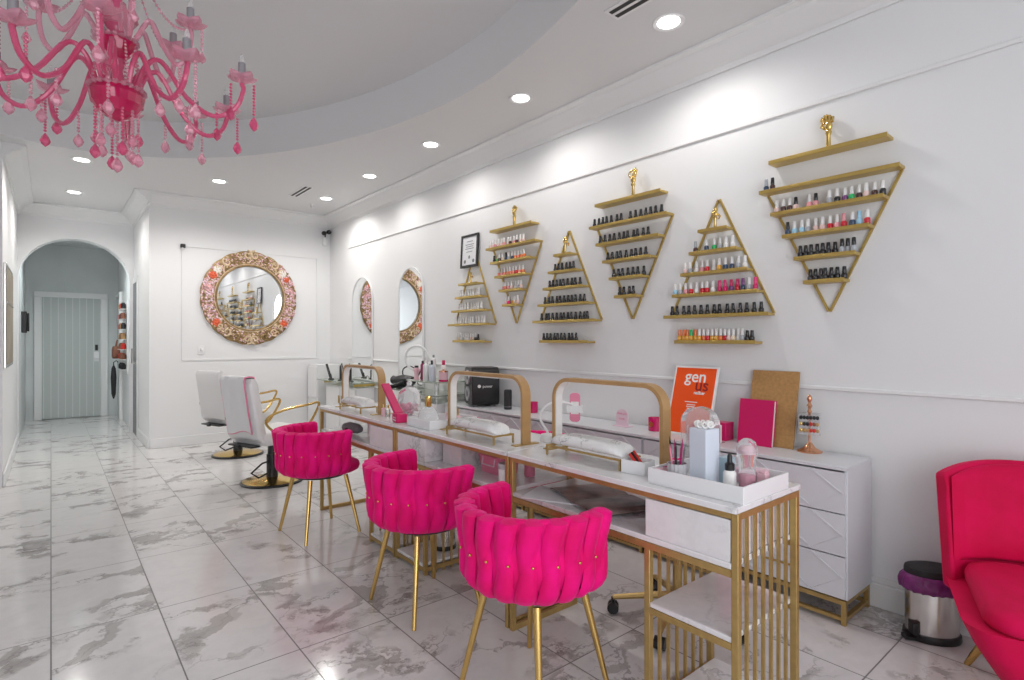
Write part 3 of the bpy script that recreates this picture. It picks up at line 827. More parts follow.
# ============================================================ DRESSERS
DXF, DZ = 2.80, .735
def dresser(y0, y1, lab):
    t = thing('dresser', lab, 'dresser', (DXF, y0, 0), 0, 'white quilted dressers'); L = y1 - y0; D = WX - .019 - DXF
    m = MB(); m.box(.012, D, 0, L, .115, .117 + .018)
    MB().box(.022, D, 0, .018, .116, DZ - .019).box(.022, D, L - .018, L, .116, DZ - .019).box(D - .01, D, .018, L - .018, .116, DZ - .019).box(.022, D - .01, .018, L - .018, .116, .134).build('carcass', 'dresser', t, bev=.002)
    MB().box(0, D, -.002, L + .002, DZ - .0185, DZ).build('top', 'dresser', t, bev=.003)
    dw = (L - .006) / 2; dh = (DZ - .024 - .122) / 3
    for c in range(2):
        for r in range(3):
            ya = .003 + c * dw + .003; yb = .003 + (c + 1) * dw - .003; za = .122 + r * dh + .003; zb = .122 + (r + 1) * dh - .003
            dm = MB().box(.004, .021, ya, yb, za, zb)
            # quilted diamond ridges
            W, Hh = yb - ya, zb - za
            for q in range(2):
                for a0, a1 in (((.5 * q, .5), (.5 * q + .25, 1)), ((.5 * q + .25, 1), (.5 * q + .5, .5)), ((.5 * q, .5), (.5 * q + .25, 0)), ((.5 * q + .25, 0), (.5 * q + .5, .5))):
                    dm.bar((.0035, ya + W * (.02 + .96 * a0[0]), za + Hh * (.03 + .94 * a0[1])), (.0035, ya + W * (.02 + .96 * a1[0]), za + Hh * (.03 + .94 * a1[1])), .006, .008, up=(1, 0, 0))
            dw_o = dm.build('drawer', 'dresser', t)
            cy = (ya + yb) / 2; zc = (za + zb) / 2 
            MB().box(-.022, -.014, cy - .075, cy + .075, zc - .004, zc + .004).box(-.014, .004, cy - .055, cy - .047, zc - .003, zc + .003).box(-.014, .004, cy + .047, cy + .055, zc - .003, zc + .003).build('drawer_handle', 'gold', dw_o)
    m = MB()
    for x in (.012, D - .03):
        m.box(x, x + .02, .005, L - .005, .094, .114); m.box(x, x + .02, .026, L - .026, .02, .036)
    for y in (.005, L - .025):
        m.box(.032, D - .03, y, y + .02, .094, .114); m.box(.032, D - .03, y, y + .02, .02, .036)
    for x in (.012, D - .03):
        for y in (.005, L - .025): m.box(x, x + .02, y, y + .02, 0, .094)
    m.build('base_frame', 'gold', t)
    return t
dresser(.978, 2.115, 'nearest white dresser with diamond quilted drawers, orange poster standing on it')
dresser(2.125, 3.235, 'middle white quilted dresser along the wall, pale pink sign on it')
dresser(3.245, 4.35, 'farthest white quilted dresser along the wall, black speaker on it')

# ============================================================ NAIL POLISH RACKS
ZS_INV = [2.150, 2.018, 1.887, 1.760, 1.630]; ZS_UP = [1.992, 1.862, 1.735, 1.605, 1.473]
PX0 = WX - .095       # front edge of the shelves
GS = 'shelfgold'
def plank(hw, z, root, name='shelf'):
    return MB().box(-.095 + 0, -.017, -hw, hw, z - .015, z).box(-.095, -.092, -hw, hw, z, z + .005).build(name, GS, root, bev=.0015)
def rack(cy, inv, lab, grp):
    t = thing('polish_rack', lab, 'wall rack', (WX, cy, 0), 0, grp)
    apex, k = (1.47, .483) if inv else (2.178, .475)
    ztop = 2.150 if inv else 1.473
    for s in (-1, 1):
        hw = abs(ztop - apex) * k
        MB().bar((-.008, s * hw, ztop), (-.008, s * .004, apex), .012, .012, up=(1, 0, 0)).build('frame_bar', GS, t)
    hws = []
    for z in (ZS_INV if inv else ZS_UP):
        hw = abs(z - apex) * k + .008
        if z > 1.9 and 'certificate' in lab:
            hws.append(.08); continue
        if inv: hw = max(hw, .1)
        plank(hw, z, t); hws.append(hw)
    return hws
racks = [('A', 4.345, False, 'upright triangle polish rack below the framed certificate', 'certificate rack'),
         ('B', 3.72, True, 'inverted triangle polish rack farthest along the wall, pink and orange bottles', 'far inverted rack'),
         ('C', 3.075, False, 'upright triangle polish rack filled only with black bottles', 'black upright rack'),
         ('D', 2.455, True, 'inverted triangle polish rack filled only with black bottles', 'black inverted rack'),
         ('E', 1.80, False, 'upright triangle polish rack with white-capped bottles, nearest upright one', 'near upright rack'),
         ('F', 1.175, True, 'inverted triangle polish rack nearest the viewer with widely spaced bottles', 'near inverted rack')]
bottle_cache = {}
def bottle_mesh(h, wd):
    s = wd / 2
    return [(s * .72, 0), (s, .004), (s, h * .36), (s * .85, h * .44), (s * .42, h * .50)], [(s * .66, h * .47), (s * .72, h * .5), (s * .62, h * .97), (s * .52, h)]
COLS = {'K': ('black', (.012, .012, .014)), 'W': ('white', (.82, .81, .80)), 'P': ('pink', (.80, .34, .38)), 'S': ('pale pink', (.80, .58, .55)), 'R': ('red', (.62, .01, .03)),
        'O': ('orange', (.85, .22, .06)), 'C': ('coral', (.85, .25, .18)), 'Y': ('amber', (.75, .38, .05)), 'G': ('green', (.02, .50, .14)), 'B': ('aqua', (.35, .62, .80)),
        'N': ('navy', (.03, .06, .12)), 'D': ('dark brown', (.06, .02, .02)), 'M': ('magenta', (.62, .01, .13)), 'V': ('purple', (.20, .05, .22)), 'L': ('grey', (.40, .42, .46)), 'E': ('beige', (.75, .62, .48)), 'H': ('hot pink', (.80, .03, .20))}
for k, (nm, c) in COLS.items(): M['pol_' + k] = pm('polish_' + nm.replace(' ', '_'), c, .15, coat=.4)
ORD = ['first', 'second', 'third', 'fourth', 'fifth', 'sixth', 'seventh', 'eighth', 'ninth', 'tenth', 'eleventh', 'twelfth', 'thirteenth', 'fourteenth', 'fifteenth', 'sixteenth']
nb = 0
def bottle(kind, loc, lab, grp):
    """kind: body colour letter + cap colour letter"""
    global nb; nb += 1
    if kind not in bottle_cache:
        h, wd = (.064, .029) if kind == 'KK' else (.074, .0285)
        bp, cp = bottle_mesh(h, wd)
        o = MB().lathe(bp, 12).build('nail_polish_bottle', 'pol_' + kind[0], loc=loc, ang=50)
        MB().lathe(cp, 10).build('cap', 'pol_' + kind[1], o, ang=50)
        bottle_cache[kind] = o
    else:
        o = dup(bottle_cache[kind], loc)
    bn, cn = COLS[kind[0]][0], COLS[kind[1]][0]
    desc = ('all-black polish bottle' if kind == 'KK' else 'all-white polish bottle' if kind == 'WW' else f'{bn} polish bottle with {cn} cap')
    tag(o, desc + ', ' + lab, 'nail polish', grp)
# contents of each shelf, left to right as seen (left = greater y); '.' leaves a gap
CONT = {
 'A': ['', '', 'WW ' * 8, 'WW ' * 10, 'WW ' * 12],
 'B': ['SW SW PW SW SW PW SW DW PW DW SW SW', 'KK GW DW EW NK LW NW OW CW OW OW', 'CW PW CW OW CW CW RW CW OW', 'PW CW PW SW WW LW SW', 'SW HW YW EW SW'],
 'C': ['', 'KK ' * 6, 'KK ' * 9, 'KK ' * 11, 'KK ' * 13],
 'D': ['KK ' * 7 + '. ' + 'KK ' * 7, 'KK ' * 11, 'KK ' * 9, 'KK ' * 7, 'KK ' * 4],
 'E': ['', 'DL . NW GW LW WW WW', 'SW LW WW PW RW WW YW NW NW LW WW', 'BW LW PW RW WW RW RW WW MH MH VM RM NV LW MH', 'KK ' * 15],
 'F': ['NL DK . . . . . . . . . . . . . .', 'SW DW DW SK . PW PK . LW KW VW GW DW SW DW KW', 'NK BW BW LW SW SW RW PW RP NW BB RW', 'KK KK KK KK KK KK KK LK LK LK', 'KK KK KK KK KK KK KK'],
}
LONE = {'A': 'WW EW WW LW WW WW SW EW KW KK', 'C': 'KK ' * 10, 'E': 'YO YO YO YG YO YW OW RW YW YW OW RW SW EW WW LW KK KK'}
SHN_INV = ['top', 'second', 'third', 'fourth', 'bottom']; SHN_UP = ['topmost', 'second', 'third', 'fourth', 'lowest']
for key, cy, inv, lab, short in racks:
    hws = rack(cy, inv, lab, 'triangle polish racks')
    zs = ZS_INV if inv else ZS_UP
    rows = CONT[key]
    for i, row in enumerate(rows):
        ks = row.split()
        if not ks: continue
        hw = hws[i] - .018
        span = 2 * hw
        pit = min(span / max(1, len(ks) - 1), .042)
        y0 = hw - .002
        if not inv: y0 = pit * (len(ks) - 1) / 2 + .01
        cnt = 0
        for j, kd in enumerate(ks):
            if kd == '.': continue
            jy = random.uniform(-.003, .003); jx = random.uniform(-.008, .008)
            bottle(kd, (WX - .058 + jx, cy + y0 - j * pit + jy, zs[i] + .0004),
                   f'{ORD[min(cnt, 15)]} from left, {SHN_INV[i] if inv else SHN_UP[i]} shelf of {short}', f'polish on the {SHN_INV[i] if inv else SHN_UP[i]} shelf of {short}')
            cnt += 1
    if inv:
        tag(MB().box(-.09, -.001, -.285, .285, 2.291, 2.306).box(-.09, -.086, -.285, .285, 2.306, 2.313).build('wall_ledge', GS, loc=(WX, cy, 0), bev=.0015), f'long gold picture ledge above the {short}', 'shelf', 'gold ledges above the inverted racks')
    else:
        tag(MB().box(-.09, -.001, -.265, .265, 1.297, 1.312).box(-.09, -.086, -.265, .265, 1.312, 1.319).build('wall_ledge', GS, loc=(WX, cy - .0, 0), bev=.0015), f'short gold ledge below the {short}', 'shelf', 'gold ledges below the upright racks')
        ks = LONE[key].split(); pit = min(.04, .50 / len(ks)); 
        for j, kd in enumerate(ks):
            bottle(kd, (WX - .052 + random.uniform(-.006, .006), cy + .245 - j * pit, 1.3124), f'{ORD[j] if j < 16 else "last" if j == len(ks) - 1 else "penultimate"} from left, ledge under {short}', f'polish on the ledge under the {short}')
print('bottles', nb)
# gold figurines
def figurine(loc, kind, lab):
    t = thing('gold_figurine', lab, 'figurine', loc, R(90), 'gold hand figurines')
    MB().lathe([(.028, 0), (.028, .006), (.012, .012), (.010, .07), (.016, .09), (.013, .10)], 14).build('wrist', 'skin', t)
    m = MB()
    m.ball((0, 0, .125), .026, 12, 8, (.75, .5, 1.2))
    if kind == 0:      # fingers pinched together in a ring
        for i, (dx, up) in enumerate(((-.018, .0), (-.006, .012), (.006, .012), (.018, .004))):
            m.tube([(dx, 0, .14), (dx * 1.3 + .005, -.01, .165 + up), (dx + .018, -.018, .175 + up), (dx + .026, -.02, .155 + up)], [.008, .0075, .007, .006], 8)
        m.tube([(.018, -.004, .115), (.038, -.014, .13), (.036, -.02, .152)], [.009, .008, .006], 8)
    elif kind == 1:    # ring made by thumb and forefinger, three fingers raised
        for dx, h in ((-.018, .19), (-.007, .205), (.004, .20)): m.tube([(dx, 0, .14), (dx - .004, -.003, .165), (dx - .008, -.008, h)], [.0075, .007, .005], 8)
        m.tube([(.012 + .026 * math.cos(a), -.006, .165 + .026 * math.sin(a)) for a in [R(q) for q in range(-150, 120, 25)]], .0065, 8)
    else:              # seated little figure
        m.ball((0, -.004, .155), .018, 10, 7, (1, 1, 1.1))
        m.tube([(-.018, 0, .12), (-.034, -.015, .10), (-.015, -.03, .085)], [.009, .008, .006], 8)
        m.tube([(.018, 0, .12), (.036, -.012, .125), (.03, -.02, .155)], [.009, .008, .006], 8)
    m.build('hand' if kind < 2 else 'figure', 'skin', t, ang=60)
    return t
figurine((WX - .05, 1.165, 2.3065), 0, 'gold hand figurine on the ledge above near inverted rack')
figurine((WX - .05, 2.42, 2.3065), 1, 'gold hand figurine making a ring, above the black inverted rack')
figurine((WX - .05, 3.70, 2.3065), 0, 'gold hand figurine on the ledge above far inverted rack')
f_ = figurine((WX - .055, 1.80, 1.9925), 2, 'gold figurine in the peak of near upright rack'); f_.scale = (.75,) * 3
f_ = figurine((WX - .055, 3.075, 1.9925), 2, 'gold figurine in the peak of the black upright rack'); f_.scale = (.8,) * 3
f_ = figurine((WX - .055, 4.345, 1.8625), 2, 'gold figurine in peak of the rack under certificate'); f_.scale = (.62,) * 3
# framed certificate
PF = thing('picture_frame', 'black framed white certificate leaning on the wall above the white bottle rack', 'picture', (WX - .028, 4.41, 2.025))
PF.rotation_euler = (0, R(3), 0)
MB().box(-.012, .006, -.14, -.118, 0, .32).box(-.012, .006, .118, .14, 0, .32).box(-.012, .006, -.118, .118, 0, .022).box(-.012, .006, -.118, .118, .298, .32).build('frame', 'black', PF)
m = MB().box(-.004, .004, -.118, .118, .022, .298); m.cur = 1
for z, hw in ((.25, .05), (.22, .07), (.20, .06), (.18, .07), (.15, .05)): m.box(-.0055, -.0045, -hw, hw, z, z + .006)
for y in (-.07, .07): m.rings([[(x, y + .018 * math.cos(2 * PI * k / 12), .06 + .018 * math.sin(2 * PI * k / 12)) for k in range(12)] for x in (-.0055, -.0045)])
m.rings([[(x, .014 * math.cos(2 * PI * k / 12), .10 + .018 * math.sin(2 * PI * k / 12)) for k in range(12)] for x in (-.0055, -.0045)])
m.build('certificate', ['paper', 'grey'], PF)

# ============================================================ THINGS ON THE DRESSERS
# orange poster: local x to the right as seen (world -y), z up, y = depth away
def lean(o, ang): o.rotation_euler = (R(-ang), 0, R(-90))
PO = thing('poster_frame', 'orange framed poster reading gen us, leaning on the wall', 'poster', (2.995, 1.93, DZ)); lean(PO, 16)
W_, H_ = .30, .435
MB().box(-W_ / 2, W_ / 2, -.008, .008, 0, H_).build('frame', 'print_white', PO, bev=.002)
MB().box(-W_ / 2 + .012, W_ / 2 - .012, -.0095, -.0075, .012, H_ - .012).build('poster', 'orange', PO)
TM = lambda x, y, z: Matrix.Translation((x, y, z)) @ Matrix.Rotation(R(90), 4, 'X')
MB().text('gen', .105, TM(.005, -.0105, .335), .001, bold=.0012).build('lettering', 'print_white', PO)
MB().text('nailbar', .028, TM(.045, -.0105, .258), .001, bold=.0006).build('small_lettering', 'print_white', PO)
MB().text('us', .105, TM(.055, -.0105, .282), .001, bold=.0012).build('dark_lettering', 'print_dark', PO)
m = MB()
for i, (z, a, b_) in enumerate(((.205, -.045, .04), (.188, -.028, .03), (.176, -.03, .026), (.164, -.024, .03), (.152, -.028, .022))): m.box(a, b_, -.0108, -.0095, z, z + .005)
m.build('small_print', 'print_white', PO)
tag(MB().box(-.13, .13, 0, .012, 0, .42).build('kraft_board', 'kraft', loc=(3.045, 1.45, DZ), bev=.002), 'tall tan kraft covered board leaning on wall behind pink book', 'board')
o = bpy.data.objects['kraft_board']; lean(o, 11)
BK = thing('pink_book', 'bright pink square book leaning against the tan board', 'book', (3.005, 1.515, DZ)); lean(BK, 9)
MB().box(-.098, .098, -.001, .002, 0, .255).box(-.098, .098, .026, .029, 0, .255).box(-.098, -.095, .002, .026, 0, .255).build('cover', 'hotpink', BK)
MB().box(-.094, .094, .0025, .0255, .004, .251).build('pages', 'print_white', BK)
# jewellery stand
JS = thing('jewellery_stand', 'rose gold rotating earring stand with clear panels on the nearest dresser', 'jewellery stand', (3.055, 1.24, DZ))
MB().lathe([(.06, 0), (.062, .006), (.05, .012), (.03, .022), (.018, .038), (.010, .05)], 28).build('base', 'rose', JS)
MB().lathe([(.006, .05), (.006, .20), (.012, .21), (.006, .225), (.014, .24), (.006, .258), (.013, .275), (.010, .29), (.002, .30)], 14).build('stem', 'rose', JS)
MB().box(-.05, .05, -.0505, -.0475, .095, .20).box(-.05, .05, .0475, .0505, .095, .20).box(-.0505, -.0475, -.0475, .0475, .095, .20).box(.0475, .0505, -.0475, .0475, .095, .20).build('panel_box', 'acryl', JS)
rng = random.Random(3)
cs = ['blackm', 'black', 'bag', 'wood', 'red', 'gold2']
for i in range(18):
    a = i % 6; side = i // 6
    yy = -.038 + .015 * a; zz = .185 - .033 * side
    p = (-.056, yy, zz) if True else None
    MB().ball(p, .008, 8, 6, (.5, 1, 1.3)).build('earring', cs[rng.randrange(2) if side == 0 else rng.randrange(6)], JS)
JS.rotation_euler.z = R(20)
# candles, sign, boxes
CU = thing('candle_cup', 'deep pink candle in a glass tumbler beside the orange poster', 'candle', (3.0, 2.165, DZ), 0, 'deep pink candles')
MB().lathe([(.04, 0), (.043, .004), (.044, .085), (.041, .085), (.039, .07)], 24).build('tumbler', 'pinkcandle', CU)
MB().rings([[(x, .018 * math.cos(2 * PI * k / 14), .045 + .018 * math.sin(2 * PI * k / 14)) for k in range(14)] for x in (-.0465, -.0435)]).build('gold_label', 'gold2', CU)
dup(CU, (2.99, 3.34, DZ), 0, 'deep pink candle in a tumbler right of the black cylinder speaker')
PBX = tag(MB().box(-.045, .045, -.045, .045, 0, .105).build('gift_box', 'pinkcandle', loc=(3.04, 1.72, DZ), bev=.003), 'dark pink square box between orange poster and pink book', 'box')
BP = thing('clear_stand', 'small clear pink acrylic stand before the dark pink box', 'stand', (2.93, 1.71, DZ))
MB().box(-.02, -.017, -.05, .05, .004, .10).box(-.02, .03, -.05, .05, 0, .004).build('panel', 'pinkpale', BP)
MB().box(-.022, -.015, -.055, -.05, .004, .104).build('edge', 'print_white', BP)
SG = thing('table_sign', 'pale pink arched table sign on the middle dresser', 'sign', (2.98, 2.42, DZ))
pts = [(-.05, 0), (.05, 0), (.05, .075)] + [(.05 * math.cos(R(a)), .075 + .04 * math.sin(R(a))) for a in range(15, 166, 15)] + [(-.05, .075)]
MB().prism(pts, 'x', 0, .006).build('panel', 'palepink', SG)
MB().box(-.03, .04, -.06, .06, 0, .004).build('base', 'palepink', SG)
SM = Matrix.Translation((-.0015, 0, .08)) @ Matrix.Rotation(R(-90), 4, 'Z') @ Matrix.Rotation(R(90), 4, 'X')
MB().text('thank you', .02, SM, .001).build('lettering', 'pinktrim', SG)
MB().text('PLEASE', .016, Matrix.Translation((-.0015, 0, .045)) @ Matrix.Rotation(R(-90), 4, 'Z') @ Matrix.Rotation(R(90), 4, 'X'), .001).build('lettering', 'pinktrim', SG)
CS = thing('cylinder_speaker', 'slim black cylinder speaker standing on the farthest dresser', 'speaker', (2.97, 3.63, DZ))
CS.scale = (1, 1, 1.25)
MB().lathe([(.03, 0), (.033, .004), (.033, .125), (.03, .13)], 24).build('grille', 'blackm', CS)
MB().lathe([(.0335, .016), (.0335, .022)], 24).build('band', 'grey', CS); MB().lathe([(.026, .1302), (.026, .133)], 24).build('button_top', 'black', CS)
# large black speaker lying with its two ring ports to the viewer's left
SP = thing('party_speaker', 'large black box speaker with two silver ringed drivers on far dresser', 'speaker', (2.97, 4.0, DZ), R(0))
w2, dd, hh = .29, .25, .345
pr = rrect(-w2 / 2, w2 / 2, 0.012, hh, .05, 5)
MB().prism([(p[0], p[1]) for p in pr], 'y', -dd / 2, dd / 2).build('cabinet', 'black', SP, bev=.008)
MB().box(-.10, -.06, -.1, -.06, 0, .013).box(.06, .10, -.1, -.06, 0, .013).box(-.10, -.06, .06, .1, 0, .013).box(.06, .10, .06, .1, 0, .013).build('foot', 'grey', SP)
def annul(m, cx, cz, ri, ro, ya, yb, n=28):
    m.rings([[(cx + r * math.cos(2 * PI * k / n), y, cz + r * math.sin(2 * PI * k / n)) for k in range(n)] for r, y in ((ri, yb), (ri, ya), (ro, ya), (ro, yb))], True, False, False, loop=True); return m
SP.rotation_euler.z = R(-112)
for cx, cz in ((-.0, .255), (-.0, .11)):
    annul(MB(), cx, cz, .034, .064, -dd / 2 - .012, -dd / 2 + .002).build('driver_ring', 'silver', SP)
    MB().rings([[(cx + r * math.cos(2 * PI * k / 24), y, cz + r * math.sin(2 * PI * k / 24)) for k in range(24)] for r, y in ((.032, -dd / 2 - .004), (.012, -dd / 2 - .001))]).build('driver_cone', 'blackm', SP)
LM = Matrix.Translation((w2 / 2 + .0005, .015, .17)) @ Matrix.Rotation(R(90), 4, 'Z') @ Matrix.Rotation(R(90), 4, 'X')
mm = MB().text('power', .034, LM, .002)
mm.build('logo', 'print_white', SP); mm = MB()
mm.rings([[(w2 / 2 + x, -.06 + .015 * math.cos(2 * PI * k / 16), .182 + .015 * math.sin(2 * PI * k / 16)) for k in range(16)] for x in (.0, .0018)])
mm.build('logo_disc', 'print_white', SP)
# gooseneck phone holder with a phone in a pink case
GN = thing('phone_holder', 'white gooseneck phone holder standing on tables beside arch lamp', 'phone holder', (1.93, 2.04, TZ))
MB().lathe([(.04, 0), (.04, .02), (.034, .035), (.012, .04)], 22).build('base', 'plastic', GN)
MB().tube(bez([(0, 0, 0), (0, 0, .04), (-.015, .035, .10), (-.01, .035, .15), (.03, .015, .185), (.09, -.01, .19), (.15, -.025, .175), (.18, -.03, .16)], 40), .0065, 8).build('gooseneck', 'plastic', GN)
CM = Matrix.Translation((.165, -.03, .152)) @ Matrix.Rotation(R(38), 4, 'Z')
MB().box(-.012, -.006, -.03, .03, -.018, .018, CM).box(-.012, .012, -.041, -.031, -.02, .02, CM).box(-.012, .012, .031, .041, -.02, .02, CM).build('clamp', 'plastic', GN)
PH = thing('phone', 'phone in a pink patterned case held upright by the white gooseneck', 'phone', (1.93 + .165 - .003, 2.04 - .03 - .002, TZ + .16), R(0))
PH.rotation_euler = (R(0), 0, R(38))
MB().prism(rrect(-.027, .027, -.075, .075, .018, 5), 'x', 0, .009).build('case', 'pinkpl', PH, bev=.002)
MB().box(-.0008, 0, -.02, .02, .0, .03).box(-.0008, 0, -.02, .02, -.035, -.01).build('case_print', 'print_white', PH)

# ============================================================ NEAREST TABLE ITEMS
TR = tag(MB().box(1.64, 1.95, .86, 1.215, TZ + .0004, TZ + .006).box(1.64, 1.646, .86, 1.215, TZ + .006, TZ + .055).box(1.944, 1.95, .86, 1.215, TZ + .006, TZ + .055).box(1.646, 1.944, .86, .866, TZ + .006, TZ + .055).box(1.646, 1.944, 1.209, 1.215, TZ + .006, TZ + .055).build('tray', 'white', bev=.001), 'shallow white tray of bottles and boxes on the nearest table end', 'tray')
tz = TZ + .0064
BX = thing('tissue_box', 'tall pale lilac carton with petal top standing in the white tray', 'box', (1.735, 1.05, tz), R(-8))
MB().box(-.035, .035, -.035, .035, 0, .200).build('carton', 'lilac', BX, bev=.002)
m = MB()
for k in range(8):
    a = 2 * PI * k / 8; c = (.024 * math.cos(a), .024 * math.sin(a), .205)
    m.tube([(c[0] + .011 * math.cos(q), c[1] + .004 * math.sin(q), c[2] + .008 + .009 * math.sin(q)) for q in [2 * PI * j / 10 for j in range(10)]], .003, 6, closed=True)
m.build('petal_top', 'print_white', BX)
tag(MB().box(-.02, .02, -.022, .022, 0, .10).build('carton', 'bluebox', loc=(1.80, 1.005, tz), rotz=R(-8), bev=.002), 'small pale blue carton beside the tall lilac carton in tray', 'box')
DB = thing('dropper_bottle', 'white dropper bottle with black rubber top in the tray', 'bottle', (1.745, .962, tz))
DB.scale = (1.1, 1.1, 1.15)
MB().lathe([(.017, 0), (.019, .003), (.019, .052), (.014, .06), (.010, .064)], 20).build('bottle', 'print_white', DB)
MB().lathe([(.014, .058), (.0145, .078), (.008, .083), (.0075, .10), (.004, .108)], 16).build('dropper', 'black', DB)
PK = thing('pump_bottle', 'clear bottle of pink liquid with domed lid in the tray', 'bottle', (1.79, .925, tz))
PK.scale = (.95, .95, 1.05)
MB().lathe([(.022, .002), (.026, .005), (.026, .05), (.02, .054)], 20).build('liquid', 'pinkpl', PK)
MB().lathe([(.0275, .001), (.0285, .10), (.034, .108), (.035, .135), (.028, .155), (.012, .166)], 20).build('bottle', 'acryl', PK)
MB().lathe([(.024, .118), (.026, .13), (.016, .143)], 18).build('lid', 'blush', PK)
tag(MB().box(-.014, .014, -.016, .016, 0, .055).box(-.01, .01, -.012, .012, .055, .062).build('sample_box', 'blush', loc=(1.80, .875 + .01, tz), bev=.002).__class__ and bpy.data.objects['sample_box'], 'tiny pink and white sample box at the tray corner', 'box')
bpy.data.objects['sample_box'].location = (1.85, .90, tz)
GBX = thing('glitter_box', 'pink rhinestone box at the back of the white tray', 'box', (1.90, .965, tz), R(5))
MB().box(-.03, .03, -.05, .05, 0, .05).build('box', 'blush', GBX, bev=.002)
m = MB()
for i in range(5):
    for j in range(8):
        m.ball((-.03 + .0, -.044 + .0125 * j, .006 + .0095 * i), .0045, 6, 4, (.5, 1, 1)); 
for i in range(5):
    for j in range(8): m.ball((-.024 + .012 * i, -.044 + .0125 * j, .05), .0045, 6, 4, (1, 1, .5))
m.build('rhinestones', 'palepink', GBX, ang=10)
# brush cup
BC = thing('brush_cup', 'grey ribbed cup of brushes at the left end of the white tray', 'cup', (1.70, 1.135, tz))
rs = []
for z, r in ((0, .032), (.07, .034), (.07, .031), (.01, .030)):
    rs.append([(r * (1 + (.03 * math.cos(16 * 2 * PI * k / 64))) * math.cos(2 * PI * k / 64), r * (1 + .03 * math.cos(16 * 2 * PI * k / 64)) * math.sin(2 * PI * k / 64), z) for k in range(64)])
MB().rings(rs).build('cup', 'ribbed', BC)
rng = random.Random(5)
BR = ['short magenta', 'middling magenta', 'glossy black', 'pale pink', 'matte black', 'tallest magenta', 'dark grey']
for i in range(7):
    a = 2 * PI * i / 7; c, s = math.cos(a), math.sin(a)
    mt = ['magenta', 'magenta', 'black', 'pinkpl', 'blackm', 'magenta', 'grey'][i]
    tag(MB().cone((1.70 + .012 * c, 1.135 + .012 * s, tz + .0115), (1.70 + .026 * c, 1.135 + .026 * s, tz + .12 + .012 * (i % 3)), .003, .0035, 8).cone((1.70 + .026 * c, 1.135 + .026 * s, tz + .12 + .012 * (i % 3)), (1.70 + .028 * c, 1.135 + .028 * s, tz + .137 + .012 * (i % 3)), .0025, .0006, 8).build('nail_brush', mt), f'{BR[i]} nail brush standing in the grey ribbed cup', 'brush', 'brushes in the ribbed cup')
# clear arched brush organiser
OG = thing('acrylic_organiser', 'clear acrylic arched display standing behind the tray, pink rods inside', 'organiser', (1.93, 1.185, tz), R(0))
hw = .075
pts = [(-hw, 0), (hw, 0), (hw, .18)] + [(hw * math.cos(R(a)), .18 + .065 * math.sin(R(a))) for a in range(12, 169, 12)] + [(-hw, .18)]
OG.location = (1.958, 1.215, TZ + .0004)
MB().prism(pts, 'x', 0, .004).build('front_panel', 'acryl', OG)
MB().prism(pts, 'x', .036, .04).build('back_panel', 'acryl', OG)
m = MB()
rim = pts[2:]
for p, q in zip(rim, rim[1:]): m.add([(.004, *p), (.036, *p), (.036, *q), (.004, *q)], [(0, 1, 2, 3)])
m.build('rim', 'acryl', OG)
for i in range(7):
    y = -.054 + .018 * i; MB().box(.016, .022, y - .0025, y + .0025, .09, .19 - abs(i - 3) * .008).build('rod', 'pinkpl' if i % 2 else 'blush', OG)
# small white box with red and black tools
SBX = tag(MB().box(-.04, .04, -.05, .05, 0, .004).box(-.04, -.036, -.05, .05, .004, .05).box(.036, .04, -.05, .05, .004, .05).box(-.036, .036, -.05, -.046, .004, .05).box(-.036, .036, .046, .05, .004, .05).build('open_box', 'white', loc=(1.74, 1.335, TZ + .0004), rotz=R(8)), 'small open white box of red tools beside the tray', 'box')
for i in range(3):
    tag(MB().cone((-.02 + .012 * i, -.035, .0), (-.01 + .012 * i, .03, .052 + .004 * i), .006, .006, 8).ball((-.01 + .012 * i, .03, .052 + .004 * i), .006, 8, 5).build('nail_file', 'red' if i != 1 else 'black', loc=(1.74, 1.335, TZ + .0125)), ['red rod tool nearest the viewer in the small white box', 'black rod tool in the small white box', 'red rod tool at the back of the small white box'][i], 'tool', 'tools in the small white box')
for i in range(2):
    tag(MB().box(-.003, .003, -.03, .03, 0, .045).build('card', ['blush', 'magenta'][i], loc=(1.68 + .058 * i, 1.19, tz), rotz=R(68 + 8 * i)), ['blush pink card standing at the left end inside the white tray', 'magenta card standing beside the blush card inside white tray'][i], 'card', 'cards in the tray')
# papers and magazines on the first table's shelf
def sheet(name, mat, loc, rot, sx, sy, th, lab, grp=None, bend=.0):
    m = MB(); n = 8; rs = []
    for i in range(n + 1):
        x = -sx / 2 + sx * i / n; z = bend * (2 * i / n - 1) ** 2
        rs.append([(x, -sy / 2, z), (x, sy / 2, z), (x, sy / 2, z + th), (x, -sy / 2, z + th)])
    return tag(m.rings(rs).build(name, mat, loc=loc, rotz=rot), lab, 'paper', grp)
SZ = .6334
sheet('paper_sheet', 'paper', (1.73, 1.74, SZ), R(25), .21, .30, .004, 'white paper pad on the shelf of nearest table, left side')
sheet('paper_sheet', 'lilac', (1.82, 1.67, SZ + .0045), R(-20), .21, .29, .0015, 'pale lilac paper sheet lying under the open magazine')
m_ = MB(); rs = []
for i in range(21):
    u = -1 + i / 10; x = .21 * u; z = .018 * (1 - abs(u)) ** .3 * abs(u) ** .5 + .004
    rs.append([(x, -.14, z), (x, .14, z), (x, .14, z + .004), (x, -.14, z + .004)])
tag(m_.rings(rs).build('open_magazine', 'magazine', loc=(1.80, 1.58, SZ + .0062), rotz=R(70)), 'open magazine with dark pictures on the nearest table shelf', 'magazine')
tag(MB().box(-.10, .10, -.06, .06, 0, .055).box(-.103, .103, -.063, .063, .04, .058).build('card_box', 'teal', loc=(1.885, 1.275, SZ), rotz=R(0), bev=.002), 'grey green lidded box on the nearest table shelf beside drawer', 'box')

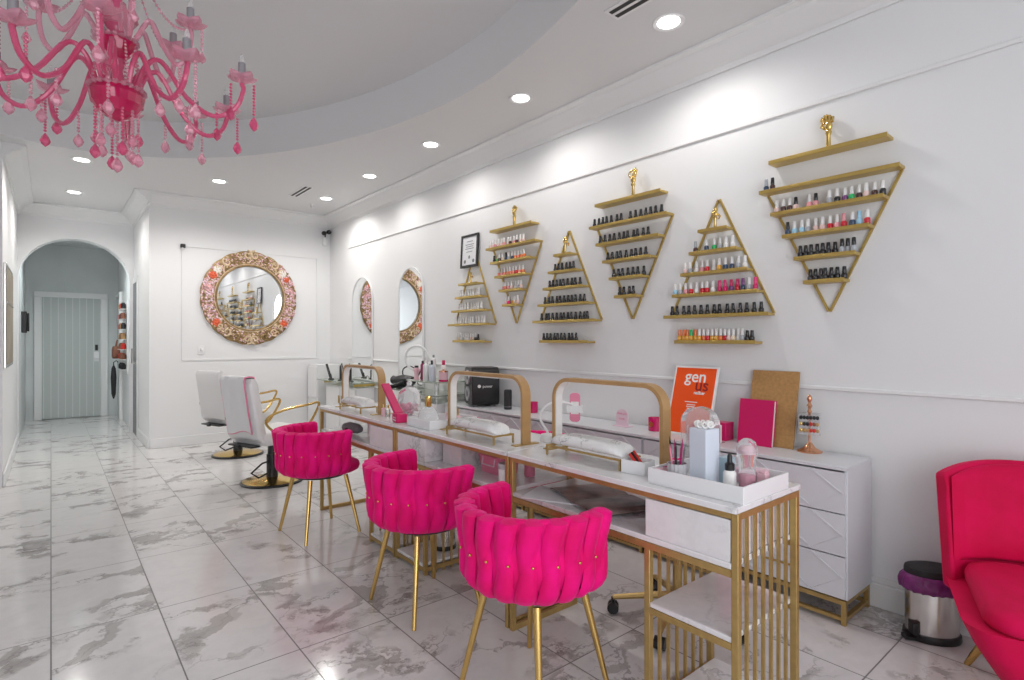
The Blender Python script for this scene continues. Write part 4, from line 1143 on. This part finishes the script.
# ============================================================ MIDDLE TABLE ITEMS
T2 = tag(MB().box(1.64, 1.97, 2.70, 2.96, TZ + .0004, TZ + .006).box(1.64, 1.646, 2.70, 2.96, TZ + .006, TZ + .05).box(1.964, 1.97, 2.70, 2.96, TZ + .006, TZ + .05).box(1.646, 1.964, 2.70, 2.706, TZ + .006, TZ + .05).box(1.646, 1.964, 2.954, 2.96, TZ + .006, TZ + .05).build('tray', 'white', bev=.001), 'shallow white tray with perfume bottles on the middle table', 'tray')
PF2 = thing('perfume_bottle', 'round glass perfume bottle with tall gold cap in the middle tray', 'perfume', (1.71, 2.83, tz))
PF2.scale = (1.25,) * 3
MB().lathe([(.03, 0), (.045, .02), (.048, .045), (.04, .07), (.018, .085), (.014, .092)], 22).build('bottle', 'glass', PF2)
MB().lathe([(.014, .09), (.016, .094), (.016, .135), (.012, .138)], 16).build('cap', 'gold2', PF2)
PF3 = thing('perfume_bottle', 'small blush perfume bottle with gold cap right of the tall one', 'perfume', (1.86, 2.75, tz))
MB().lathe([(.03, 0), (.036, .02), (.03, .045), (.012, .055)], 20).build('bottle', 'blush', PF3)
MB().lathe([(.009, .055), (.009, .095), (.007, .097)], 12).build('cap', 'gold2', PF3)
PF4 = thing('trinket_jar', 'pale pink round jar at the back of the middle tray', 'jar', (1.90, 2.88, tz))
MB().lathe([(.025, 0), (.034, .012), (.034, .035), (.03, .045)], 20).build('jar', 'palepink', PF4)
MB().lathe([(.031, .0455), (.031, .055), (.008, .06), (.006, .07)], 20).build('lid', 'blush', PF4)
CL = thing('glass_cloche', 'clear glass bell cloche over pink blooms on farthest table end', 'cloche', (1.83, 3.27, TZ + .0004))
MB().lathe([(.085, 0), (.088, .004), (.088, .012), (.08, .014)], 28).build('base', 'white', CL)
MB().lathe([(.075, .015), (.075, .13), (.07, .16), (.05, .185), (.022, .20), (.014, .21), (.02, .225), (.012, .24)], 28, cap0=False).build('dome', 'acryl', CL)
for dx, dy, r, mt in ((-.02, .0, .034, 'pinkpl'), (.025, .02, .026, 'palepink'), (.02, -.028, .024, 'blush')):
    m = MB(); m.ball((dx, dy, .06), r * .8, 12, 8)
    for k in range(9):
        a = 2.4 * k; zz = .06 + r * .7 * math.cos(k * .7)
        m.ball((dx + r * .6 * math.cos(a), dy + r * .6 * math.sin(a), zz), r * .45, 8, 5)
    m.tube([(dx, dy, .06), (dx * .4, dy * .4, .0145)], .003, 6)
    m.build('bloom', mt, CL, ang=60)
PC = thing('nail_dryer', 'deep pink folding lamp with tilted arm between middle and farthest tables', 'lamp', (1.66, 3.10, TZ + .0004), R(-10))
MB().box(-.035, .035, -.045, .045, 0, .055).build('base', 'hotpink', PC, bev=.006)
MB().bar((0, .02, .05), (-.02, .24, .22), .055, .018).build('arm', 'hotpink', PC, bev=.004)
MB().box(-.036, -.0345, -.03, .03, .012, .02).box(-.036, -.0345, -.03, .02, .028, .034).build('print', 'palepink', PC)
PC.location = (1.665, 2.995 + .1, TZ + .0004)
# shelf of the middle table
tag(MB().box(-.10, .10, -.09, .09, 0, .11).box(-.05, .05, -.01, .01, .11, .1105).build('tissue_carton', 'marble', loc=(1.80, 2.565, SZ), bev=.004), 'white marble patterned box on the middle table shelf', 'box')
BSK = thing('pink_basket', 'small pink plastic basket with handle slots on the middle table shelf', 'basket', (1.80, 2.27, SZ))
MB().rings([rring(-.06 - a, .06 + a, -.085 - a, .085 + a, z, .02) for a, z in ((0, .0), (.01, .085), (.014, .085), (.014, .092), (.006, .092), (.0, .01))]).build('basket', 'pinkpl', BSK)
MB().tube([(-.066, -.05, .09), (-.075, -.05, .045), (-.075, .05, .045), (-.066, .05, .09)], .004, 6).build('handle', 'palepink', BSK)
JR = thing('white_jar', 'white round jar on the middle table shelf by the brass leg', 'jar', (1.66, 2.04, SZ))
MB().lathe([(.035, 0), (.038, .004), (.038, .075), (.034, .08)], 22).build('jar', 'plastic', JR); MB().lathe([(.039, .0805), (.039, .10), (.036, .104)], 22).build('lid', 'ribbed', JR)
JB = thing('pink_bottle', 'small pink bottle beside the white jar on middle table shelf', 'bottle', (1.86, 2.10, SZ))
MB().lathe([(.025, 0), (.027, .004), (.027, .06), (.012, .07)], 18).build('bottle', 'pinkpl', JB); MB().lathe([(.012, .07), (.012, .095)], 14).build('cap', 'print_white', JB)
# shelf of the farthest table
TB = thing('tub', 'white tub with pink rim on the farthest table shelf', 'tub', (1.80, 3.66, SZ))
MB().lathe([(.055, 0), (.07, .01), (.08, .11), (.074, .11), (.065, .012)], 28).build('tub', 'white', TB)
MB().lathe([(.082, .105), (.084, .115), (.076, .118)], 28).build('rim', 'pinkpl', TB)
HB = thing('handheld_dryer', 'dark grey handheld appliance lying on the farthest table shelf', 'dryer', (1.70, 3.90, SZ), R(100))
MB().tube([(-.12, 0, .04), (-.08, 0, .042), (.02, 0, .042), (.08, 0, .040)], [.022, .036, .04, .028], 16).build('barrel', 'grey', HB); MB().tube([(0, .02, .035), (-.01, .08, .02), (-.01, .13, .018)], .016, 10).build('grip', 'black', HB)
# small white cube pot by the middle lamp
tag(MB().rings([rring(-.024, .024, -.024, .024, z, .008) for z in (0, .05)] + [rring(-.018, .018, -.018, .018, z, .006) for z in (.05, .02)]).build('cream_pot', 'white', loc=(1.86, 2.62, TZ + .0004)), 'small square white pot behind the middle hand rest', 'pot')
for i, (y, mt) in enumerate(((3.36, 'gold2'), (3.42, 'blush'))):
    o = thing('small_bottle', ['small gold topped clear bottle left of the pink folding lamp', 'small blush bottle left of the pink folding lamp'][i], 'bottle', (1.72, y, TZ + .0004), 0, 'little bottles on the farthest table')
    MB().lathe([(.014, 0), (.016, .003), (.016, .05), (.007, .056)], 16).build('bottle', 'glass' if i == 0 else 'blush', o); MB().lathe([(.008, .056), (.008, .08)], 12).build('cap', mt if i == 0 else 'gold2', o)

# ============================================================ ORNATE ROUND MIRROR
OM = thing('ornate_mirror', 'large round mirror in an ornate carved frame of pink flowers and gold scrolls', 'mirror', (2.055, FY - .002, 1.88))
def ering(rx, rz, y, n=96): return [(rx * math.cos(2 * PI * k / n), y, rz * math.sin(2 * PI * k / n)) for k in range(n)]
rx0, rz0, rx1, rz1 = .425, .435, .592, .615
MB().rings([ering(rx0 - .02, rz0 - .02, -.02), ering(rx0 - .02, rz0 - .02, -.003)]).build('mirror_glass', 'mirror', OM)
def wob(rx, rz, y, amp, n=192):
    return [((rx + amp * abs(math.sin(20 * PI * k / n))) * math.cos(2 * PI * k / n), y, (rz + amp * abs(math.sin(20 * PI * k / n))) * math.sin(2 * PI * k / n)) for k in range(n)]
fm_ = MB().rings([wob(rx1, rz1, -.001, .012), wob(rx1, rz1, -.02, .012), wob(rx1 - .05, rz1 - .05, -.04, .0), wob(rx0 + .03, rz0 + .03, -.04, 0), wob(rx0, rz0, -.02, 0), wob(rx0, rz0, -.001, 0)], True, False, False, loop=True)
def etorus(rx, rz, y, r): return MB().tube([(rx * math.cos(2 * PI * k / 96), y, rz * math.sin(2 * PI * k / 96)) for k in range(96)], r, 8, closed=True)
etorus(rx0 - .004, rz0 - .004, -.04, .011).build('inner_bead', 'antique', OM)
etorus(rx0 + .014, rz0 + .014, -.04, .006).build('inner_bead', 'cream', OM)
rng = random.Random(11)
def epos(a, f): return ((rx0 + (rx1 - rx0) * f) * math.cos(a), (rz0 + (rz1 - rz0) * f) * math.sin(a))
# pink floral relief on the left and right arcs
for a0, a1 in ((-40, 48), (132, 220)):
    for mi_, cnt in ((1, 170), (2, 120), (3, 70), (0, 40)):
        m = fm_; m.cur = mi_
        for i in range(cnt):
            a = R(rng.uniform(a0, a1)); x, z = epos(a, rng.uniform(.16, 1.0)); r = rng.uniform(.008, .016)
            m.ball((x, -.04 - rng.uniform(0, .006), z), r, 7, 4, (1, .7, 1))
for a0, a1 in ((52, 128), (224, 316)):
    for mi_, cnt in ((1, 70), (3, 90), (2, 50), (0, 40)):
        m = fm_; m.cur = mi_
        for i in range(cnt):
            a = R(rng.uniform(a0, a1)); x, z = epos(a, rng.uniform(.14, .95)); rr = rng.uniform(.006, .012)
            m.ball((x, -.041 - rng.uniform(0, .004), z), rr, 7, 4, (1.3, .6, 1))
fm_.build('frame_ring', ['antique', 'pinkrelief', 'palepink', 'cream'], OM, ang=60)
for a in (40, 140, 30, 150, -38, -142, 12, 168):
    m = MB(); x, z = epos(R(a), .62); m.ball((x, -.05, z), .022, 10, 6, (1, .7, 1)); rr = .052 if abs(a) > 130 or abs(a) == 38 or abs(a) == 40 else .04
    for k in range(7): m.ball((x + rr * .62 * math.cos(2 * PI * k / 7), -.045, z + rr * .62 * math.sin(2 * PI * k / 7)), rr * .42, 8, 5, (1, .6, 1))
    m.build('flower', 'coral' if a in (-38, -142) else ('whiteflower' if a in (40, 140) else 'coral' if a in (30, 150) else 'pinkrelief'), OM, ang=60)
def spiral(m, x, z, r0, turns, s, phase, wd=.012):
    pts = []
    for i in range(26):
        t = i / 25; a = phase + s * 2 * PI * turns * t; r = r0 * (1 - .85 * t)
        pts.append((x + r * math.cos(a), -.045 - .008 * t, z + r * math.sin(a)))
    m.tube(pts, [wd * (1 - .4 * i / 25) for i in range(26)], 7)
for sg in (1, -1):       # top and bottom crests
    m = MB()
    for s in (-1, 1):
        spiral(m, s * .045, sg * (rz1 - .045 if sg > 0 else rz1 - .06), .062, 1.3, s * sg, PI / 2 * sg + 0, .014)
    m.build('scroll_crest', 'cream', OM, ang=60)
    m = MB(); m.ball((0, -.045, sg * (rz1 - .07)), .022, 10, 6, (1, .6, 1))
    for k in range(6): m.ball((.026 * math.cos(k * PI / 3), -.043, sg * (rz1 - .07) + .026 * math.sin(k * PI / 3)), .013, 8, 5)
    m.build('flower', 'cream', OM, ang=60)
    for s in (-1, 1):
        for q, (da, rr) in enumerate(((20, .045), (34, .055), (46, .04))):
            m = MB(); a = R(90 * sg + s * da); x, z = epos(a, .62)
            spiral(m, x, z, rr, 1.2, s * sg, a, .013); spiral(m, *epos(a + s * R(5), .35), rr * .5, 1.0, -s * sg, a + 2, .008)
            m.build('scroll', 'cream' if q != 0 else 'antique', OM, ang=60)
# small wall fittings on the mirror wall
t = thing('wall_sensor', 'small black sensor on the mirror wall, upper left of the ornate mirror', 'sensor', (1.26, FY - .002, 2.495))
MB().box(-.02, .035, -.03, 0, -.025, .025).build('sensor_body', 'black', t, bev=.008); MB().lathe([(.012, -.04), (.012, -.025)], 12, c=(.0, -.035, .0)).build('bracket', 'plastic', t)
t = thing('security_camera', 'black twin headed light and sensor in the far top corner', 'security camera', (3.06, FY - .03, 2.80))
for dx, dz in ((-.03, .06), (.04, .085)): MB().ball((dx, -.05, dz), .036, 12, 8, (1, 1.2, .9)).build('head', 'black', t)
MB().tube([(0, 0, .0), (0, -.03, .05), (-.02, -.045, .06)], .01, 8).build('arm', 'blackm', t); MB().lathe([(.03, -.11), (.038, -.10), (.04, -.02), (.03, .0)], 18).build('housing', 'plastic', t); MB().lathe([(.0305, 0), (.0305, .008)], 18).build('collar', 'plastic', t)
MB().box(-.02, .02, -.002, .029, -.08, -.03).build('mount', 'plastic', t)
t = thing('wall_socket', 'small white socket on the wall below left of the ornate mirror', 'socket', (1.47, FY - .002, 1.19))
MB().box(-.035, .035, -.008, 0, -.055, .055).build('plate', 'plastic', t, bev=.002); MB().box(-.015, .015, -.03, -.0085, -.005, .03).build('plug', 'white', t, bev=.004)

# ============================================================ ARCHED WALL MIRRORS AND STYLING STATIONS
def arched_mirror(cy, wd, top, bot, lab):
    t = thing('arched_mirror', lab, 'mirror', (WX - .001, cy, 0), 0, 'arched wall mirrors')
    hw = wd / 2
    def outline(o): return [(-hw + o, bot + o), (hw - o, bot + o)] + [((hw - o) * math.cos(R(a)), top - hw + (hw - o) * math.sin(R(a))) for a in range(0, 181, 10)]
    MB().prism(outline(.012), 'x', -.014, -.001).build('mirror_glass', 'mirror', t)
    A, B = outline(0), outline(.012)
    MB().rings([[(-.022, *p) for p in A], [(-.001, *p) for p in A], [(-.001, *p) for p in B], [(-.022, *p) for p in B]], True, False, False, loop=True).build('frame', 'trim', t, ang=30)
arched_mirror(6.85, .62, 2.147, .80, 'tall arched frameless wall mirror nearest the far corner')
arched_mirror(5.575, .56, 2.147, .80, 'tall arched wall mirror nearer the polish racks, ring light in front')
def station(y0, y1, x0, z, lab):
    t = thing('glass_shelf', lab, 'shelf', (WX, y0, 0), 0, 'glass shelves under the arched mirrors'); L = y1 - y0; D = WX - x0
    MB().box(-D, -.003, 0, L, z - .012, z).build('glass_top', 'gshelf', t, bev=.002)
    for y in (.08, L - .1): MB().box(-D * .8, -.003, y, y + .02, z - .05, z - .0125).build('bracket', 'shelfgold', t)
    return t
station(6.42, 7.55, 2.80, .79, 'glass shelf with gold brackets under the far arched mirror')
station(5.02, 5.95, 2.86, .79, 'glass shelf with gold brackets under the near arched mirror')
t = thing('station_cabinet', 'white cabinet standing in the far corner behind the glass shelf', 'cabinet', (2.82, 7.58, 0))
MB().box(0, .31, 0, .34, .0, .98).build('body', 'white', t, bev=.004); MB().box(-.016, -.001, .01, .33, .05, .5).build('door', 'white', t, bev=.003); MB().box(-.016, -.001, .01, .33, .52, .95).build('drawer', 'white', t, bev=.003)
t = thing('station_cabinet', 'white two door unit below the far glass shelf', 'cabinet', (2.90, 6.50, 0))
MB().box(0, .245, 0, .95, .0, .72).build('body', 'white', t, bev=.004)
for k in range(2):
    q = MB().box(-.016, -.001, .01 + .475 * k, .465 + .475 * k, .05, .70).build('door', 'white', t, bev=.003); MB().box(-.03, -.0165, .38 + .1 * k - .0, .40 + .1 * k, .5, .6).build('door_handle', 'gold', q)
def holder(loc, lab, lean_, nm='flat_iron', curl=False):
    t = thing(nm, lab, 'hair tool', loc, R(lean_))
    MB().lathe([(.04, 0), (.042, .004), (.03, .016)], 20).build('base', 'black', t)
    if curl: MB().cone((0, 0, .016), (.0, .01, .19), .017, .012, 12).build('barrel', 'black', t); MB().tube([(0, .01, .19), (0, -.03, .225), (0, -.06, .16), (0, -.055, .05), (0, -.05, .01)], .006, 8).build('cord', 'black', t)
    else:
        MB().bar((0, .02, .02), (0, .16, .20), .03, .018).build('barrel', 'black', t, bev=.004); MB().bar((.0, .0, .018), (0, .03, .07), .02, .02).build('grip', 'blackm', t)
        MB().tube([(0, -.02, .01), (-.03, -.05, .03), (-.05, -.05, .008)], .004, 6).build('cord', 'black', t)
    return t
holder((2.90, 7.30, .7905), 'black flat iron leaning in its holder on the far glass shelf', 0)
holder((2.92, 7.02, .7905), 'black curling iron upright with looped cord on far glass shelf', 0, 'curling_iron', True)
holder((2.92, 6.72, .7905), 'black curling wand upright at right end of the far glass shelf', 180, 'curling_iron', True)
# hair dryer heap and ring light on near shelf
HD = thing('hair_dryer', 'black hair dryer with coiled cord on the near glass shelf', 'hair dryer', (2.97, 5.45, .7905), R(100))
HD.scale = (1.25,) * 3
MB().tube([(-.14, 0, .07), (-.10, 0, .072), (.0, 0, .075), (.10, 0, .07), (.13, 0, .068)], [.035, .042, .045, .03, .038], 16).build('barrel', 'black', HD)
MB().tube([(-.05, .02, .06), (-.03, .10, .03), (-.03, .17, .022)], .02, 12).build('grip', 'black', HD)
MB().tube([(.05 * math.cos(q) * (1.6), -.07 + .02 * math.sin(q * 2), .1 + .09 * math.sin(q)) for q in [2 * PI * j / 24 for j in range(24)]], .006, 8, closed=True).build('cord', 'black', HD)
MB().lathe([(.06, 0), (.06, .028)], 16).build('rest', 'blackm', HD)
RL = thing('ring_light', 'white ring light on a stand in front of the near arched mirror', 'ring light', (2.90, 5.03, .7905), R(-52))
MB().tube([(  .125 * math.cos(2 * PI * k / 40), 0, .345 + .125 * math.sin(2 * PI * k / 40)) for k in range(40)], .013, 10, closed=True).build('ring', 'plastic', RL)
MB().tube([(0, 0, .01), (0, 0, .21)], .006, 8).build('pole', 'plastic', RL); MB().lathe([(.05, 0), (.05, .008), (.01, .014)], 20).build('base', 'plastic', RL)
BT = thing('brush_tool', 'black handled brush upright on the near glass shelf', 'brush', (2.95, 5.22, .7905))
MB().lathe([(.02, 0), (.024, .04), (.01, .06), (.012, .12), (.006, .135)], 14).build('body', 'black', BT); MB().lathe([(.0245, .002), (.0255, .035)], 14).build('bristles', 'grey', BT)
# tiered clear unit with hair products
TU = thing('tiered_shelf', 'white and clear tiered shelf unit carrying hair product bottles', 'shelf', (2.74, 4.42, 0))
MB().box(.0, .38, 0, .54, .912, .925).build('top_shelf', 'gshelf', TU, bev=.002)
MB().box(.0, .38, .0, .54, .79, .80).build('lower_shelf', 'gshelf', TU, bev=.002)
MB().box(.02, .38, .005, .535, 0, .72).build('cabinet', 'white', TU, bev=.004)
for x in (.01, .35):
    for y in (.01, .51): MB().box(x, x + .02, y, y + .02, .7205, .7895).build('post', 'acryl', TU); MB().box(x, x + .02, y, y + .02, .8005, .9115).build('post', 'acryl', TU)
prods = [(2.80, 4.86, 'tan hair product bottle with black lid', [(.028, 0), (.02, .05), (.03, .10), (.02, .12)], 'blush', 'black', .14), (2.83, 4.79, 'tall dark purple spray can', [(.02, 0), (.022, .004), (.022, .15), (.012, .165)], 'magenta', 'black', .19),
         (2.83, 4.73, 'second dark spray can', [(.02, 0), (.022, .004), (.022, .16), (.012, .175)], 'black', 'gold2', .20), (2.79, 4.66, 'white shampoo bottle', [(.028, 0), (.03, .004), (.03, .15), (.012, .17)], 'plastic', 'plastic', .20),
         (2.85, 4.62, 'tall white aerosol can', [(.022, 0), (.024, .004), (.024, .21), (.01, .225)], 'plastic', 'grey', .25), (2.80, 4.57, 'pale blue white pump bottle', [(.027, 0), (.029, .004), (.029, .14), (.01, .16)], 'lilac', 'black', .20), (2.90, 4.52, 'white bottle with hot pink top', [(.025, 0), (.028, .004), (.028, .14), (.015, .155)], 'print_white', 'hotpink', .20)]
for i, (x, y, lab, pr, mt, cm, hh_) in enumerate(prods):
    o = thing('hair_product', lab + ' on the tiered shelf', 'bottle', (x, y, .9255), 0, 'hair products on the tiered shelf')
    MB().lathe(pr, 18).build('bottle', mt, o); MB().lathe([(pr[-1][0], pr[-1][1]), (pr[-1][0], hh_ - .004), (pr[-1][0] * .7, hh_)], 14).build('cap', cm, o)
CJ = thing('lidded_candle', 'blush pink lidded glass candle on the tiered shelf beside black speaker', 'candle', (2.86, 4.46, .9255))
MB().lathe([(.04, 0), (.044, .004), (.044, .09), (.04, .09)], 24).build('glass', 'blush', CJ); MB().lathe([(.045, .0905), (.045, .102), (.01, .108), (.008, .118)], 24).build('lid', 'rose', CJ); MB().lathe([(.0445, .001), (.0445, .02)], 24).build('wax_band', 'pinkcandle', CJ)

# ============================================================ SALON CHAIRS
def salon_chair(loc, yaw, lab):
    t = thing('salon_chair', lab, 'salon chair', loc, yaw, 'white salon chairs on gold bases')
    MB().lathe([(.275, 0), (.275, .012), (.26, .02)], 48).build('base_ring', 'black', t)
    MB().lathe([(.255, .0205), (.23, .03), (.08, .05), (.05, .052)], 48).build('base_plate', 'gold2', t)
    MB().lathe([(.05, .053), (.05, .26), (.04, .262), (.04, .36), (.07, .365), (.07, .385)], 20).build('column', 'black', t)
    MB().tube([(-.05, -.02, .20), (-.14, -.05, .20), (-.27, -.08, .14), (-.24, -.14, .10), (-.10, -.08, .11), (-.04, -.04, .19)], .008, 8).build('pump_pedal', 'blackm', t)
    slab([rring(-.24, .25, -.24, .24, .386, .05), rring(-.26, .27, -.26, .26, .40, .06), rring(-.26, .28, -.26, .26, .48, .06), rring(-.23, .25, -.235, .235, .505, .06)]).build('seat', 'whiteleather', t, ang=60)
    # backrest, reclined
    rs = []
    for tt in (0, .08, .35, .7, .92, 1):
        z = .42 + .56 * tt; x = -.25 - .09 * tt; hw = .235 - .02 * tt; k = .4 if tt in (0, 1) else 1
        rs.append([(x + q[0], q[1], z) for q in rrect(-.045 * k, .045 * k, -hw, hw, .03 * k, 4)])
    MB().rings(rs).build('backrest', 'whiteleather', t, ang=60)
    MB().box(-.33, -.24, -.17, .17, .375, .39).box(-.36, -.33, -.02, .02, .37, .395).build('back_bracket', 'black', t, bev=.004)
    for s in (-1, 1):
        y = s * .285
        pts = bez([(-.2, y, .45), (-.27, y, .62), (-.1, y, .69), (.16, y, .715), (.29, y, .725), (.27, y, .65), (.14, y, .50), (-.06, y, .47), (-.2, y, .52), (-.27, y, .62), (-.1, y, .69)], 48)
        a = MB().tube(pts, .0115, 8).build('armrest', 'legold', t)
        MB().bar((-.02, s * .255, .45), (-.02, y, .475), .02, .02).build('arm_mount', 'legold', a)
    slab([rring(.22, .30, -.2, .2, .36, .02), rring(.24, .32, -.2, .2, .38, .02)]).build('front_pad', 'whiteleather', t, ang=50)
    return t
sc1 = salon_chair((1.59, 5.42, 0), R(20), 'white salon chair on gold disc base, nearer one draped with towel')
dup(sc1, (1.66, 6.95, 0), R(20), 'white salon chair on gold disc base, farther one near ornate mirror')
def towel(loc, yaw, lab):
    # cloth over the top corner of the backrest
    t = thing('towel', lab, 'towel', loc, yaw); m = MB(); rs = []; edge = []
    bx_ = lambda z, sd: -.25 - .09 * (z - .42) / .56 + sd * .056
    path = [(bx_(z, -1), z) for z in (.50, .70, .85, .96)] + [(-.385, .992), (-.34, 1.0), (-.295, .992)] + [(bx_(z, 1), z) for z in (.96, .85, .72, .60)]
    for i, (x, z) in enumerate(path):
        ring = []
        for j in range(13):
            u = j / 12; y = -.15 + .33 * u; wv = .003 * math.sin(u * 11 + i * .5)
            ring.append((x + wv - (.0), y - .01 * (i == 0), z + .0 + (.02 * math.sin(u * 5) if i in (0, 10) else 0)))
        rs.append(ring)
    full = [r + [(p[0] * 1 + (-.006 if k < 5 else .006 if k > 5 else 0), p[1], p[2] + (.006 if 3 < k < 7 else 0)) for p in r[::-1]] for k, r in enumerate(rs)]
    m.rings(full); m.build('cloth', 'towel', t, ang=70)
    e = MB()
    e.tube([Vector(r[0]) for r in rs] + [], .007, 6); e.tube([Vector(r[-1]) for r in rs], .007, 6); e.tube([Vector(p) for p in rs[0]], .007, 6); e.tube([Vector(p) for p in rs[-1]], .007, 6)
    e.build('pink_edging', 'pinktrim', t, ang=70)
towel((1.59, 5.42, 0), R(20), 'white towel with pink edging draped over the nearer salon chair back')

# ============================================================ HALLWAY THINGS
t = thing('wall_panel_picture', 'large brownish glazed picture on the left passage wall', 'picture', (HX0 + .001, 6.85, 1.06))
MB().box(0, .02, 0, 1.15, 0, .97).build('frame', 'steel', t, bev=.004); MB().box(.0205, .023, .03, 1.12, .03, .94).build('glazing', 'screen', t)
MB().box(.0235, .026, .03, 1.12, .60, .615).build('glazing_bar', 'steel', t)
t = thing('wall_phone', 'small black device on the left wall inside the archway', 'intercom', (HX0 + .016, 10.35, 1.42))
MB().box(0, .06, -.05, .05, 0, .30).build('body', 'black', t, bev=.01); MB().box(.0605, .085, -.03, .03, .02, .28).build('handset', 'blackm', t, bev=.01)
DR = thing('display_strip', 'narrow white wall rack on the right inside the archway', 'wall rack', (HX1 - .001, 10.55, .8))
MB().box(-.02, 0, -.28, .28, 0, 1.12).build('board', 'trim', DR, bev=.004)
for k in range(7): MB().box(-.1, -.0205, -.26, .26, .06 + .155 * k, .068 + .155 * k).build('ledge', 'trim', DR)
rng = random.Random(2)
for k in range(7):
    for j in range(3):
        mt, cn = [('blackm', 'black'), ('bag', 'brown'), ('bag', 'brown'), ('black', 'black'), ('wood', 'tan'), ('red', 'red')][rng.randrange(6)]
        tag(MB().lathe([(.028, 0), (.034, .01), (.034, .07), (.022, .08), (.02, .095)], 14).build('jar', mt, loc=(HX1 - .060, 10.37 + .18 * j, .8 + .0685 + .155 * k)), f'small {cn} jar, {["nearest", "middle", "farthest"][j]} one on {ORD[k]} ledge up of the passage rack', 'jar', 'small jars on the passage rack')
    
t = thing('hanging_bag', 'brown leather bag hanging in the passage beyond the archway', 'bag', (HX1 - .005, 11.05, 1.02))
MB().rings([[(-.10 - .0 + q[0], q[1], z) for q in rrect(-.05 * k, .05 * k, -.12 * k, .12 * k, .03 * k, 4)] for z, k in ((0, .8), (.03, 1), (.14, 1), (.19, .8), (.2, .6))]).build('bag_body', 'bag', t, ang=60)
MB().tube([(-.10, -.08, .19), (-.08, -.04, .3), (-.01, 0, .36), (-.08, .04, .3), (-.10, .08, .19)], .008, 6).build('strap', 'bag', t)
t = thing('umbrella', 'furled black umbrella hanging below the brown bag', 'umbrella', (HX1 - .12, 11.25, .35))
MB().lathe([(.008, 0), (.03, .08), (.04, .35), (.03, .5), (.01, .55)], 14).build('canopy', 'blackm', t); MB().tube([(0, 0, .55), (0, 0, .60), (.035, 0, .63), (.06, 0, .60)], .008, 8).build('handle', 'black', t)
